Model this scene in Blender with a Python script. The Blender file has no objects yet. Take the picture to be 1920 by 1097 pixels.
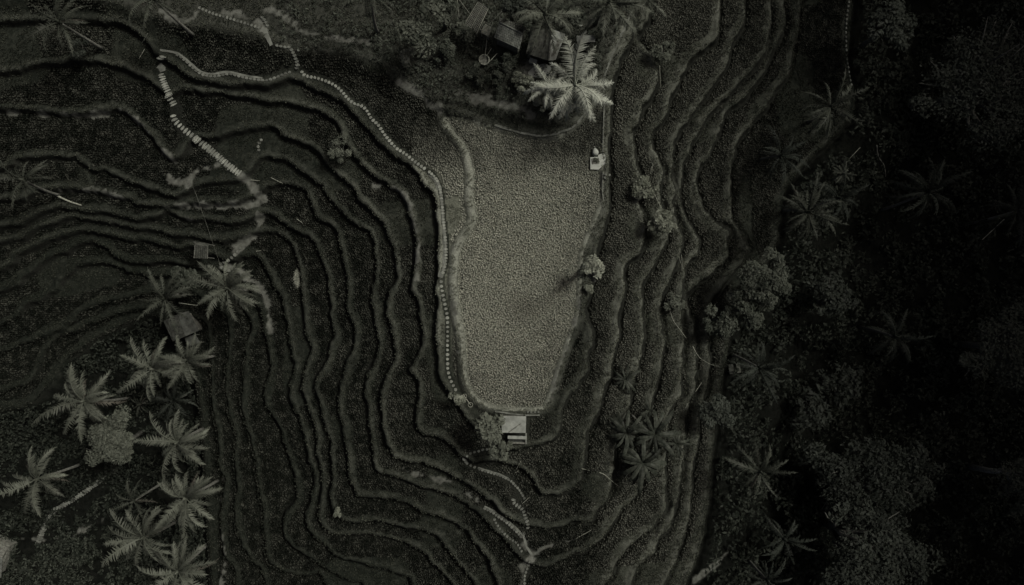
import bpy, math, random
import numpy as np
from mathutils import Vector, Matrix

# ------------------------------------------------------------------ camera, sky, sun, exposure
R = math.radians
SC = bpy.context.scene
COL = SC.collection
H = 90.0                                   # drone height above the central field
cam_d = bpy.data.cameras.new('camera'); cam_d.lens = 24; cam_d.sensor_width = 36
cam_d.clip_start = 1.0; cam_d.clip_end = 6000
cam = bpy.data.objects.new('camera', cam_d); COL.objects.link(cam)
cam.location = (0, 0, H); cam.rotation_euler = (0, 0, 0)
SC.camera = cam

SUN_EL, SUN_AZ = 49.0, 58.0                # azimuth counted clockwise from the top of the picture
W = bpy.data.worlds.new('World'); SC.world = W; W.use_nodes = True
nt = W.node_tree
sky = nt.nodes.new('ShaderNodeTexSky'); sky.sky_type = 'NISHITA'; sky.sun_disc = False
sky.sun_elevation = R(SUN_EL); sky.sun_rotation = R(SUN_AZ)
sky.air_density = 0.2; sky.dust_density = 8.0; sky.ozone_density = 0.0
bg = nt.nodes['Background']; bg.inputs['Strength'].default_value = 0.064
nt.links.new(sky.outputs['Color'], bg.inputs['Color'])
sun_d = bpy.data.lights.new('sun', 'SUN'); sun_d.energy = 2.2; sun_d.angle = R(13)
sun_d.color = (1.0, 0.97, 0.90)
sun = bpy.data.objects.new('sun', sun_d); COL.objects.link(sun)
sv = Vector((math.sin(R(SUN_AZ)) * math.cos(R(SUN_EL)), math.cos(R(SUN_AZ)) * math.cos(R(SUN_EL)), math.sin(R(SUN_EL))))
sun.rotation_euler = sv.to_track_quat('Z', 'Y').to_euler(); sun.location = sv * 300
VS = SC.view_settings
VS.view_transform = 'Standard'; VS.look = 'None'; VS.gamma = 1.0; VS.use_curve_mapping = False
VS.exposure = -0.17
SC.cycles.max_bounces = 4; SC.cycles.diffuse_bounces = 2; SC.cycles.glossy_bounces = 1

# ------------------------------------------------------------------ helpers
rng = np.random.default_rng(7)
random.seed(7)

def tag(o, label=None, cat=None, group=None, kind=None):
    if label: o['label'] = label
    if cat: o['category'] = cat
    if group: o['group'] = group
    if kind: o['kind'] = kind
    return o

def link(name, mesh, mat=None, parent=None):
    o = bpy.data.objects.new(name, mesh); COL.objects.link(o)
    if mat is not None and not mesh.materials: mesh.materials.append(mat)
    if parent is not None: o.parent = parent
    return o

def empty(name, loc, rz=0.0):
    o = bpy.data.objects.new(name, None); COL.objects.link(o)
    o.location = loc; o.rotation_euler = (0, 0, rz); o.empty_display_size = 0.3
    return o

def mesh_np(name, V, F, smooth=False, attrs=None):
    """V (n,3), F (m,3) or (m,4) integer array: fast mesh from numpy"""
    me = bpy.data.meshes.new(name)
    V = np.ascontiguousarray(V, dtype=np.float32); F = np.ascontiguousarray(F, dtype=np.int32)
    k = F.shape[1]
    me.vertices.add(len(V)); me.vertices.foreach_set('co', V.ravel())
    me.loops.add(F.size); me.loops.foreach_set('vertex_index', F.ravel())
    me.polygons.add(len(F))
    me.polygons.foreach_set('loop_start', np.arange(0, F.size, k, dtype=np.int32))
    me.polygons.foreach_set('loop_total', np.full(len(F), k, dtype=np.int32))
    if smooth: me.polygons.foreach_set('use_smooth', np.ones(len(F), dtype=bool))
    if attrs:
        for an, av in attrs.items():
            at = me.attributes.new(an, 'FLOAT', 'POINT')
            at.data.foreach_set('value', np.ascontiguousarray(av, dtype=np.float32))
    me.update(calc_edges=True)
    return me

class MB:
    """collects verts and faces of one mesh"""
    def __init__(s): s.v = []; s.f = []
    def box(s, c, size, rz=0.0, rx=0.0, ry=0.0, bevel=0.0):
        M = Matrix.Translation(c) @ Matrix.Rotation(rz, 4, 'Z') @ Matrix.Rotation(ry, 4, 'Y') @ Matrix.Rotation(rx, 4, 'X')
        hx, hy, hz = [q / 2 for q in size]; b0 = len(s.v)
        for z in (-hz, hz):
            for x, y in ((-hx, -hy), (hx, -hy), (hx, hy), (-hx, hy)): s.v.append(tuple(M @ Vector((x, y, z))))
        for q in ((0,3,2,1),(4,5,6,7),(0,1,5,4),(1,2,6,5),(2,3,7,6),(3,0,4,7)): s.f.append(tuple(b0 + i for i in q))
    def tube(s, pts, rad, n=6, cap=True):
        pts = [Vector(p) for p in pts]; b0 = len(s.v); m = len(pts)
        for i, p in enumerate(pts):
            d = (pts[min(i + 1, m - 1)] - pts[max(i - 1, 0)])
            if d.length < 1e-6: d = Vector((0, 0, 1))
            d.normalize(); a = d.orthogonal().normalized(); b = d.cross(a)
            r = rad[i] if isinstance(rad, (list, tuple)) else rad
            for k in range(n):
                t = 2 * math.pi * k / n; s.v.append(tuple(p + a * (r * math.cos(t)) + b * (r * math.sin(t))))
        for i in range(m - 1):
            for k in range(n):
                k2 = (k + 1) % n
                s.f.append((b0 + i * n + k, b0 + i * n + k2, b0 + (i + 1) * n + k2, b0 + (i + 1) * n + k))
        if cap:
            s.f.append(tuple(b0 + k for k in reversed(range(n)))); s.f.append(tuple(b0 + (m - 1) * n + k for k in range(n)))
    def prism(s, poly, z0, z1):
        b0 = len(s.v); n = len(poly)
        zz0 = z0 if hasattr(z0, '__len__') else [z0] * n; zz1 = z1 if hasattr(z1, '__len__') else [z1] * n
        for (x, y), z in zip(poly, zz0): s.v.append((x, y, z))
        for (x, y), z in zip(poly, zz1): s.v.append((x, y, z))
        s.f.append(tuple(b0 + i for i in reversed(range(n)))); s.f.append(tuple(b0 + n + i for i in range(n)))
        for i in range(n):
            j = (i + 1) % n; s.f.append((b0 + i, b0 + j, b0 + n + j, b0 + n + i))
    def quad(s, a, b, c, d):
        b0 = len(s.v); s.v += [tuple(a), tuple(b), tuple(c), tuple(d)]; s.f.append((b0, b0 + 1, b0 + 2, b0 + 3))
    def mesh(s, name, smooth=False):
        me = bpy.data.meshes.new(name); me.from_pydata([tuple(map(float, v)) for v in s.v], [], s.f)
        if smooth:
            for p in me.polygons: p.use_smooth = True
        me.update(); return me
    def build(s, name, mat, parent=None, smooth=False): return link(name, s.mesh(name, smooth), mat, parent)

# ------------------------------------------------------------------ materials
def nodes(name):
    m = bpy.data.materials.new(name); m.use_nodes = True
    return m, m.node_tree, m.node_tree.nodes['Principled BSDF']

def tint(c):
    r, g, b = c
    return (r * .925, g, g * (.36 + .64 * b / g))

def noise_mat(name, c0, c1, scale=3.0, rough=0.8, bump=0.3, detail=6.0, tone=False, spec=0.06, lo=0.3, hi=0.7, obj_rand=0.0, bump_scale=None):
    m, t, b = nodes(name)
    b.inputs['Roughness'].default_value = rough; b.inputs['Specular IOR Level'].default_value = spec
    tc = t.nodes.new('ShaderNodeTexCoord'); n = t.nodes.new('ShaderNodeTexNoise')
    n.inputs['Scale'].default_value = scale; n.inputs['Detail'].default_value = detail
    t.links.new(tc.outputs['Object'], n.inputs['Vector'])
    r = t.nodes.new('ShaderNodeValToRGB')
    r.color_ramp.elements[0].position = lo; r.color_ramp.elements[0].color = (*tint(c0), 1)
    r.color_ramp.elements[1].position = hi; r.color_ramp.elements[1].color = (*tint(c1), 1)
    if tone:
        a = t.nodes.new('ShaderNodeAttribute'); a.attribute_name = 'tone'
        ad = t.nodes.new('ShaderNodeMath'); ad.operation = 'MULTIPLY_ADD'
        t.links.new(n.outputs['Fac'], ad.inputs[0]); ad.inputs[1].default_value = 0.35
        t.links.new(a.outputs['Fac'], ad.inputs[2])
        sb = t.nodes.new('ShaderNodeMath'); sb.operation = 'SUBTRACT'; sb.inputs[1].default_value = 0.17
        t.links.new(ad.outputs[0], sb.inputs[0]); t.links.new(sb.outputs[0], r.inputs['Fac'])
    else:
        t.links.new(n.outputs['Fac'], r.inputs['Fac'])
    col = r.outputs['Color']
    if obj_rand:
        oi = t.nodes.new('ShaderNodeObjectInfo'); mr = t.nodes.new('ShaderNodeMapRange')
        mr.inputs['To Min'].default_value = 1 - obj_rand; mr.inputs['To Max'].default_value = 1 + obj_rand
        t.links.new(oi.outputs['Random'], mr.inputs['Value'])
        mx = t.nodes.new('ShaderNodeVectorMath'); mx.operation = 'SCALE'
        t.links.new(col, mx.inputs[0]); t.links.new(mr.outputs['Result'], mx.inputs['Scale']); col = mx.outputs[0]
    t.links.new(col, b.inputs['Base Color'])
    if bump:
        n2 = t.nodes.new('ShaderNodeTexNoise'); n2.inputs['Scale'].default_value = bump_scale or scale * 4; n2.inputs['Detail'].default_value = 4
        t.links.new(tc.outputs['Object'], n2.inputs['Vector'])
        bp = t.nodes.new('ShaderNodeBump'); bp.inputs['Strength'].default_value = bump; bp.inputs['Distance'].default_value = 0.064
        t.links.new(n2.outputs['Fac'], bp.inputs['Height']); t.links.new(bp.outputs['Normal'], b.inputs['Normal'])
    return m

M = {}
M['rice'] = noise_mat('rice_leaf', (.011, .0125, .0078), (.56, .536, .385), 0.9, 0.6, 0, tone=True, lo=0.0, hi=1.0)
M['grass'] = noise_mat('grass_blade', (.020, .022, .013), (.24, .237, .15), 0.7, 0.7, 0, tone=True, lo=0.0, hi=1.0)
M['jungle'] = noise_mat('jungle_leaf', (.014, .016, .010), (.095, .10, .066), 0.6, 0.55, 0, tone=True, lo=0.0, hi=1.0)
M['leaf_mid'] = noise_mat('tree_leaf', (.025, .028, .018), (.135, .137, .092), 0.8, 0.55, 0, tone=True, lo=0.0, hi=1.0)
M['leaf_pale'] = noise_mat('pale_leaf', (.08, .082, .05), (.42, .415, .29), 0.8, 0.55, 0, tone=True, lo=0.0, hi=1.0)
M['leaf_dark'] = noise_mat('dark_leaf', (.012, .0135, .010), (.060, .064, .045), 0.7, 0.5, 0, tone=True, lo=0.0, hi=1.0)
M['frond_olive'] = noise_mat('olive_frond', (.045, .047, .030), (.135, .136, .094), 2.0, 0.45, 0, obj_rand=.3)
M['frond_pale'] = noise_mat('pale_frond', (.24, .24, .17), (.46, .455, .35), 2.0, 0.5, 0, obj_rand=.2)
M['frond_mid'] = noise_mat('mid_frond', (.026, .028, .018), (.075, .076, .052), 2.0, 0.45, 0, obj_rand=.35)
M['frond_dark'] = noise_mat('dark_frond', (.016, .018, .013), (.046, .049, .035), 2.0, 0.5, 0, obj_rand=.35)
M['frond_dead'] = noise_mat('dead_frond', (.045, .040, .028), (.12, .108, .078), 2.0, 0.8, 0, obj_rand=.3)
M['palm_trunk'] = noise_mat('palm_trunk', (.10, .095, .075), (.22, .21, .17), 3.0, 0.9, 0.5)
M['bark'] = noise_mat('bark', (.06, .056, .044), (.17, .165, .13), 3.0, 0.9, 0.6)
M['bark_pale'] = noise_mat('pale_bark', (.16, .155, .12), (.36, .35, .28), 3.0, 0.9, 0.6)
M['stone_pale'] = noise_mat('pale_paving_stone', (.16, .157, .12), (.34, .335, .265), 2.2, 0.85, 0.5, obj_rand=.32)
M['stone'] = noise_mat('paving_stone', (.09, .089, .069), (.215, .212, .168), 2.2, 0.85, 0.5, obj_rand=.35)
M['concrete'] = noise_mat('worn_concrete', (.09, .089, .069), (.21, .207, .165), 0.9, 0.9, 0.4)
M['white_concrete'] = noise_mat('pale_concrete', (.27, .27, .22), (.42, .415, .345), 1.3, 0.85, 0.3, lo=.25, hi=.6)
M['bamboo'] = noise_mat('bamboo', (.20, .19, .13), (.42, .41, .30), 4.0, 0.5, 0.2)
M['rope'] = noise_mat('rope', (.12, .12, .09), (.22, .21, .16), 9.0, 0.9, 0.2)
M['thatch'] = noise_mat('thatch', (.035, .034, .027), (.12, .118, .09), 2.5, 1.0, 0.8, bump_scale=25)
M['shingle'] = noise_mat('grey_shingle', (.085, .085, .068), (.19, .188, .154), 2.0, 0.8, 0.4, obj_rand=.25)
M['dull_roof'] = noise_mat('dull_sheet', (.04, .04, .032), (.095, .094, .077), 1.6, 0.8, 0.3, obj_rand=.2)
M['metal_roof'] = noise_mat('metal_sheet', (.22, .22, .18), (.42, .415, .345), 0.8, 0.5, 0.1)
M['roof_pale'] = noise_mat('pale_roof_sheet', (.20, .20, .165), (.34, .337, .28), 1.6, 0.6, 0.15, lo=.3, hi=.65)
M['wood'] = noise_mat('weathered_wood', (.09, .086, .066), (.24, .23, .18), 3.0, 0.85, 0.4)
M['straw'] = noise_mat('cut_straw', (.10, .10, .068), (.36, .35, .25), 3.0, 0.95, 0.9)
M['dark_fabric'] = noise_mat('dark_cloth', (.03, .03, .026), (.07, .07, .058), 4.0, 0.9, 0.3)

# ------------------------------------------------------------------ survey: terrace edges, drawn as plan lines (u right, v down, 1280 u = 90 m at field level)
def P(u, v, z=0.0):
    k = (H - z) / 1280.0
    return ((u - 960.0) * k, (548.5 - v) * k)

def spline(pts, sub=3, closed=False):
    p = np.array(pts, float); n = len(p); out = []
    for i in range(n if closed else n - 1):
        p0 = p[(i - 1) % n] if closed or i > 0 else p[i]
        p1 = p[i]; p2 = p[(i + 1) % n]
        p3 = p[(i + 2) % n] if closed or i + 2 < n else p2
        for k in range(sub):
            t = k / sub
            out.append(0.5 * ((2 * p1) + (-p0 + p2) * t + (2 * p0 - 5 * p1 + 4 * p2 - p3) * t * t + (-p0 + 3 * p1 - 3 * p2 + p3) * t ** 3))
    if not closed: out.append(p[-1])
    return np.array(out)

TOP = [(-300,-300)]
OUT_R = [(2700,1400),(2700,-300),(-300,-300)]
EDGE = []   # (drop, points)
EDGE.append((1.2, 'yard', [(-300,-25),(150,-14),(260,16),(330,36),(420,52),(490,64),(545,88),(600,92),(660,100),(720,125),(748,150),(790,170),(850,188),(910,196),(960,212),(1022,228),(1060,220),(1085,195),(1105,165),(1128,120),(1150,60),(1168,0),(1175,-300)] + TOP))
EDGE.append((0.9, 'field', [(-300,50),(0,40),(100,36),(217,42),(262,66),(285,95),(310,114),(340,132),(380,149),(430,158),(480,161),(520,154),(548,146),(570,160),(600,170),(640,190),(672,225),(700,255),(717,276),(752,301),(777,319),(790,340),(812,362),(818,400),(822,440),(820,500),(818,548),(822,573),(820,620),(822,680),(825,710),(845,740),(880,790),(905,814),(935,838),(962,842),(1000,838),(1030,828),(1048,814),(1052,798),(1051,768),(1070,740),(1082,728),(1100,695),(1100,673),(1110,633),(1102,605),(1098,578),(1105,548),(1110,524),(1115,486),(1120,469),(1135,424),(1144,386),(1141,349),(1141,274),(1144,225),(1147,170),(1154,140),(1167,100),(1178,75),(1192,0),(1198,-300)] + TOP))
EDGE.append((0.9, 't', [(-300,140),(0,135),(50,125),(125,115),(212,120),(262,140),(300,165),(318,180),(340,168),(365,170),(420,176),(480,185),(555,197),(615,215),(632,235),(645,265),(670,300),(700,325),(730,348),(748,362),(765,386),(775,429),(783,461),(778,499),(771,544),(778,555),(788,593),(790,640),(779,665),(768,692),(777,705),(785,728),(784,755),(780,788),(790,808),(825,822),(855,849),(880,866),(915,864),(945,866),(962,875),(992,885),(1010,922),(1022,930),(1047,926),(1067,918),(1090,897),(1097,847),(1103,813),(1112,788),(1125,755),(1135,723),(1142,708),(1146,680),(1160,635),(1158,598),(1165,568),(1172,539),(1170,514),(1175,494),(1195,479),(1207,456),(1210,424),(1202,391),(1200,350),(1199,324),(1192,299),(1185,250),(1192,235),(1202,220),(1204,200),(1220,180),(1232,150),(1228,110),(1205,85),(1192,68),(1206,40),(1220,0),(1230,-300)] + TOP))
EDGE.append((0.9, 't', [(-300,205),(0,206),(80,207),(162,212),(217,205),(240,211),(262,233),(287,262),(303,285),(320,298),(335,293),(350,278),(365,262),(395,258),(440,250),(480,238),(512,242),(530,255),(560,265),(590,280),(615,311),(635,331),(665,356),(672,374),(687,384),(705,404),(722,421),(730,444),(737,469),(740,494),(744,511),(737,536),(723,568),(727,593),(735,613),(738,643),(742,658),(740,675),(727,698),(717,723),(712,748),(718,773),(721,820),(723,830),(730,845),(745,860),(775,865),(801,872),(843,890),(871,905),(903,927),(920,940),(945,965),(965,975),(997,984),(1030,990),(1055,985),(1080,975),(1107,980),(1122,957),(1140,932),(1150,890),(1152,850),(1163,800),(1178,765),(1183,725),(1197,688),(1205,648),(1206,598),(1204,548),(1210,524),(1225,500),(1246,464),(1252,430),(1246,395),(1238,361),(1241,331),(1240,305),(1224,268),(1222,252),(1230,240),(1247,220),(1255,190),(1263,172),(1270,158),(1277,140),(1290,117),(1310,97),(1330,80),(1346,65),(1348,25),(1350,0),(1355,-300)] + TOP))
EDGE.append((0.8, 't', [(-300,310),(0,312),(25,301),(50,294),(125,293),(147,298),(170,319),(200,322),(225,336),(262,349),(295,358),(315,368),(340,366),(370,350),(400,342),(437,341),(465,325),(480,300),(500,294),(530,299),(552,311),(575,328),(600,346),(610,361),(625,381),(640,399),(660,416),(680,426),(695,441),(702,469),(707,494),(702,529),(698,560),(702,603),(707,630),(705,673),(692,700),(685,728),(687,755),(692,788),(695,818),(698,847),(700,872),(713,888),(743,895),(773,907),(813,920),(851,932),(881,952),(911,977),(926,995),(948,1016),(975,1045),(1008,1062),(1048,1053),(1080,1036),(1103,1030),(1133,1005),(1160,965),(1190,930),(1205,900),(1215,850),(1218,800),(1225,740),(1240,690),(1245,640),(1240,600),(1243,560),(1258,520),(1270,490),(1280,440),(1268,410),(1262,380),(1262,330),(1260,290),(1265,262),(1277,240),(1295,220),(1310,197),(1335,165),(1350,140),(1370,105),(1372,80),(1390,50),(1396,10),(1398,-300)] + TOP))
EDGE.append((0.8, 't', [(-300,360),(0,375),(60,362),(95,354),(140,353),(180,359),(245,376),(260,383),(325,385),(400,382),(445,381),(475,368),(500,352),(530,346),(560,350),(575,361),(585,391),(600,414),(625,424),(632,444),(640,474),(647,499),(652,531),(652,580),(660,600),(664,623),(660,655),(647,688),(640,718),(634,745),(635,778),(645,808),(650,842),(653,872),(655,897),(665,917),(675,931),(701,932),(733,935),(756,942),(781,952),(806,965),(843,976),(860,984),(881,1005),(906,1035),(919,1062),(935,1097),(960,1150),(1080,1150),(1137,1090),(1155,1057),(1173,1030),(1195,1010),(1220,992),(1243,962),(1248,927),(1248,885),(1250,830),(1257,765),(1278,738),(1277,710),(1280,673),(1282,635),(1277,598),(1280,560),(1282,515),(1290,490),(1306,479),(1312,456),(1308,445),(1292,421),(1280,395),(1275,349),(1285,300),(1300,262),(1320,230),(1340,205),(1365,180),(1400,140),(1417,120),(1440,80),(1445,0),(1450,-300)] + TOP))
EDGE.append((0.8, 't', [(-300,440),(0,424),(60,406),(112,388),(160,397),(207,400),(240,411),(275,412),(312,398),(345,410),(400,415),(437,417),(465,412),(480,402),(505,401),(520,405),(537,421),(555,434),(577,444),(592,461),(602,484),(610,506),(615,534),(617,555),(620,598),(625,625),(617,655),(612,680),(597,710),(592,728),(600,760),(607,790),(617,820),(620,854),(623,887),(620,927),(623,955),(635,970),(655,977),(698,977),(730,980),(773,992),(806,1000),(831,1022),(843,1037),(861,1060),(881,1082),(895,1110),(930,1200),(1130,1200),(1185,1087),(1205,1055),(1225,1035),(1232,1010),(1255,992),(1270,940),(1278,872),(1285,813),(1288,773),(1296,748),(1306,698),(1303,623),(1290,580),(1288,556),(1294,544),(1315,524),(1335,508),(1360,486),(1363,459),(1369,439),(1360,426),(1330,406),(1315,381),(1305,324),(1330,289),(1342,262),(1350,237),(1360,208),(1382,192),(1410,165),(1438,125),(1466,60),(1472,0),(1478,-300)] + TOP))
EDGE.append((0.7, 't', [(-300,480),(0,456),(75,427),(140,408),(175,415),(237,425),(287,435),(337,440),(390,447),(430,452),(470,440),(500,435),(525,442),(545,460),(560,500),(568,560),(572,620),(583,655),(570,700),(565,730),(580,770),(592,815),(596,860),(602,900),(600,940),(597,965),(608,990),(630,1003),(660,1002),(706,1005),(745,1015),(780,1028),(805,1047),(830,1075),(850,1105),(880,1230),(1180,1230),(1240,1110),(1265,1050),(1285,1000),(1296,940),(1300,870),(1310,800),(1322,740),(1330,690),(1330,630),(1325,580),(1345,550),(1362,524),(1387,499),(1401,474),(1398,454),(1375,415),(1370,399),(1370,349),(1372,300),(1385,260),(1415,225),(1442,190),(1475,140),(1492,80),(1500,0),(1506,-300)] + TOP))
EDGE.append((0.8, 'rim', [(-300,560),(0,504),(32,479),(100,449),(155,435),(195,440),(240,450),(275,452),(312,462),(350,465),(400,478),(430,490),(460,480),(482,482),(495,496),(507,526),(517,544),(525,553),(535,585),(540,623),(546,668),(552,683),(550,708),(540,743),(552,768),(565,798),(570,820),(573,837),(578,865),(588,882),(588,915),(580,947),(570,972),(573,987),(590,1005),(605,1017),(623,1037),(643,1050),(660,1051),(693,1060),(730,1067),(750,1082),(775,1105),(820,1260),(1230,1260),(1280,1110),(1310,1040),(1325,960),(1335,880),(1340,800),(1350,740),(1360,680),(1370,620),(1400,560),(1435,500),(1460,450),(1465,390),(1480,340),(1530,290),(1580,240),(1604,190),(1590,130),(1592,60),(1600,0),(1612,-300)] + TOP))
EDGE.append((0.8, 't', [(-300,640),(0,545),(40,524),(75,494),(110,475),(145,460),(175,456),(200,467),(225,487),(255,495),(287,492),(322,492),(350,498),(400,505),(440,512),(468,540),(480,570),(490,600),(495,633),(505,673),(507,693),(495,743),(505,773),(525,798),(530,830),(543,860),(553,897),(553,932),(535,962),(530,992),(540,1017),(563,1035),(593,1052),(620,1072),(655,1090),(690,1120),(720,1400)] + OUT_R))
EDGE.append((0.8, 't', [(-300,720),(0,610),(45,575),(87,553),(125,516),(150,498),(185,496),(225,500),(240,512),(275,517),(312,516),(360,520),(410,530),(450,570),(470,610),(460,650),(455,700),(450,750),(462,800),(475,850),(480,895),(490,942),(495,997),(498,1035),(512,1060),(543,1072),(580,1082),(610,1098),(640,1400)] + OUT_R))
EDGE.append((0.8, 't', [(-300,760),(0,662),(30,648),(70,633),(130,608),(150,587),(180,571),(225,559),(260,553),(320,545),(390,565),(425,600),(428,650),(422,710),(428,770),(440,810),(441,872),(446,910),(438,947),(446,997),(461,1035),(478,1060),(500,1100),(520,1400)] + OUT_R))
EDGE.append((1.0, 't', [(-300,800),(0,735),(50,718),(75,685),(90,650),(110,628),(140,620),(200,596),(250,580),(300,576),(350,590),(385,610),(392,660),(397,698),(395,748),(405,800),(411,872),(418,905),(413,947),(413,985),(423,1047),(441,1092),(450,1400)] + OUT_R))
EDGE.append((1.8, 'grove', [(-300,830),(0,765),(37,763),(67,748),(82,728),(95,713),(117,680),(150,653),(212,615),(275,588),(310,600),(340,650),(370,700),(375,760),(385,850),(390,950),(395,1050),(400,1400)] + OUT_R))

ZTOP = 1.2
zs = []; z = ZTOP
for d, k, p in EDGE: zs.append(z); z -= d
ZBASE = z

# coarse signed-distance maps in the plan
CX = np.arange(-88, 90.01, 0.4); CY = np.arange(-54, 54.01, 0.4)
GX, GY = np.meshgrid(CX, CY); shp = GX.shape
gx = GX.ravel().astype(np.float32); gy = GY.ravel().astype(np.float32)
def seg_dist(poly, closed=True, qx=None, qy=None):
    qx = gx if qx is None else qx; qy = gy if qy is None else qy
    best = np.full(qx.shape, 1e9, np.float32); ins = np.zeros(qx.shape, bool)
    n = len(poly)
    for i in range(n if closed else n - 1):
        ax, ay = poly[i]; bx, by = poly[(i + 1) % n]
        dx, dy = bx - ax, by - ay; L = dx * dx + dy * dy
        if L < 1e-9: continue
        t = np.clip(((qx - ax) * dx + (qy - ay) * dy) / L, 0, 1)
        ex = qx - (ax + t * dx); ey = qy - (ay + t * dy)
        np.minimum(best, ex * ex + ey * ey, out=best)
        if closed and ay != by:
            c = ((ay > qy) != (by > qy)) & (qx < (bx - ax) * (qy - ay) / (by - ay) + ax)
            ins ^= c
    best = np.sqrt(best)
    return np.where(ins, best, -best) if closed else best

wob = np.random.default_rng(3)
SD = []
for (d, k, p), zt in zip(EDGE, zs):
    nt_ = 3 if p[-3:] == OUT_R else 1
    core, tail = p[:-nt_], p[-nt_:]
    c = spline(core, 3)
    inside = (c[:, 0] > -200) & (c[:, 1] > -200)
    c = c + wob.normal(0, 1.3, c.shape) * inside[:, None]
    poly = [P(u, v, zt) for u, v in c] + [P(u, v, zt) for u, v in tail]
    SD.append(seg_dist(poly).reshape(shp))
def sample(map2, x, y):
    fx = np.clip((x - CX[0]) / 0.4, 0, len(CX) - 1.001); fy = np.clip((y - CY[0]) / 0.4, 0, len(CY) - 1.001)
    ix = fx.astype(int); iy = fy.astype(int); tx = fx - ix; ty = fy - iy
    return (map2[iy, ix] * (1 - tx) * (1 - ty) + map2[iy, ix + 1] * tx * (1 - ty) + map2[iy + 1, ix] * (1 - tx) * ty + map2[iy + 1, ix + 1] * tx * ty)

NT = {}
def vnoise(x, y, s, seed):
    """smooth value noise"""
    if seed not in NT: NT[seed] = np.random.default_rng(seed).random((256, 256))
    q = NT[seed]
    fx = x / s + 500.3; fy = y / s + 500.7
    ix = np.floor(fx).astype(int); iy = np.floor(fy).astype(int); tx = fx - ix; ty = fy - iy
    tx = tx * tx * (3 - 2 * tx); ty = ty * ty * (3 - 2 * ty)
    g = lambda a, b: q[a % 256, b % 256]
    return g(ix, iy) * (1 - tx) * (1 - ty) + g(ix + 1, iy) * tx * (1 - ty) + g(ix, iy + 1) * (1 - tx) * ty + g(ix + 1, iy + 1) * tx * ty

def pl(pts, z=0.0, sub=3): return [P(u, v, z) for u, v in spline(pts, sub)]
def linemap(pts, z): return seg_dist(pl(pts, z), False).reshape(shp)

# dykes, paths and bare earth
DYKE_L = [(826,222),(845,250),(868,280),(880,320),(879,375),(885,412),(862,450),(851,490),(851,560),(864,640),(867,700),(882,742),(920,767),(975,772),(1015,770),(1030,755),(1060,665),(1085,595),(1090,560),(1092,520),(1096,470),(1115,425),(1134,372),(1133,300),(1134,180)]
BUND_T = [(826,205),(870,215),(915,232),(960,244),(1022,255),(1060,246),(1095,214),(1120,176),(1136,120),(1172,48),(1184,0),(1190,-40)]
MAINP = [(556,129),(570,141),(595,147),(615,154),(630,162),(642,173),(652,185),(665,195),(678,199),(688,208),(696,222),(710,236),(722,254),(740,275),(760,289),(780,305),(810,326),(821,342),(827,361),(830,386),(832,411),(835,438),(836,469),(835,494),(828,519),(828,539),(832,560),(836,580),(839,598),(839,648),(839,673),(840,695),(845,713),(856,734),(872,756),(892,776)]
UPP = [(300,95),(330,101),(345,112),(360,126),(372,136),(386,142),(404,143),(430,139),(459,145),(493,150),(509,148),(527,141),(545,135),(556,129)]
D_DYKE = linemap(DYKE_L, 0.2); D_BUND = linemap(BUND_T, 0.2); D_MAIN = linemap(MAINP, 0.2); D_UPP = linemap(UPP, 0.2)
CROSS = [linemap(c, zz) for c, zz in (([(790,283),(830,240)], 0.1), ([(500,693),(548,690)], -4.5), ([(1263,172),(1295,200)], -2.2), ([(633,1000),(632,975)], -3.9), ([(1490,84),(1515,68),(1550,62),(1592,70)], -5.5), ([(160,347),(155,310)], -2.6), ([(795,1045),(860,1000)], -3.5))]
D_CROSS = np.minimum.reduce(CROSS)
DIRT = [([(1087,560),(1080,593),(1061,655),(1043,698),(1033,752)], 1.6, .2), ([(325,336),(345,334),(368,318),(395,310),(412,300)], 4.5, -1.9), ([(312,333),(328,340),(345,341)], 8, -1.9), ([(455,332),(470,345),(478,362),(488,372)], 4, -2.9), ([(450,382),(470,378)], 6, -2.9),
        ([(488,405),(478,425),(462,445),(440,462)], 6, -4.0), ([(405,500),(430,508),(450,520),(475,530),(490,550),(497,580),(499,620)], 6, -5.0), ([(470,535),(492,552)], 6, -5.0), ([(438,463),(432,480),(412,497)], 5, -4.6),
        ([(760,165),(790,182),(815,198),(828,200)], 6, .5), ([(806,195),(826,204)], 10, .5), ([(735,150),(752,160)], 4, .8), ([(480,14),(505,20),(530,28),(552,45),(562,60)], 3.5, 1.6), ([(420,22),(450,28),(480,42),(500,56)], 5, 1.6), ([(300,15),(322,33),(345,38),(365,28)], 5, 1.6),
        ([(560,60),(600,64),(650,72),(690,78)], 2.5, 1.6), ([(860,172),(890,180),(925,190),(950,194)], 6, 1.6), ([(755,880),(781,891),(831,902),(868,920),(901,950)], 1.6, -1.9), ([(890,180),(915,182)], 9, 1.6),
        ([(700,345),(740,352),(762,372),(776,420),(784,462),(780,520)], 2.5, -.9), ([(850,570),(858,620),(862,680)], 2, 0), ([(1000,100),(990,140),(1010,170),(1040,185),(1065,178)], 9, 1.6), ([(1300,1080),(1330,1060),(1350,1045),(1365,1030)], 6, -8), ([(410,1100),(420,1040),(412,950),(418,905),(408,860)], 1.5, -9), ([(20,1022),(70,1024),(100,1022),(132,1006),(175,986)], 3, -11), ([(100,353),(180,358),(250,377)], 1.6, -2.6), ([(300,384),(450,381)], 1.6, -2.6), ([(345,411),(435,416)], 1.3, -3.5), ([(0,206),(162,211),(217,204),(262,232),(300,282),(318,297)], 1.5, -.9), ([(1006,1040),(1012,1030),(1025,1024),(1050,1018),(1075,1010)], 2.0, -2.5), ([(985,1022),(998,1042),(985,1060),(980,1097)], 4, -2.5), ([(930,185),(990,212),(1040,222),(1075,200)], 4, 1.0)]
D_DIRT = np.full(shp, 9.0)
for pts, w, zz in DIRT:
    D_DIRT = np.minimum(D_DIRT, linemap(pts, zz) - w / 14.2)
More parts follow.
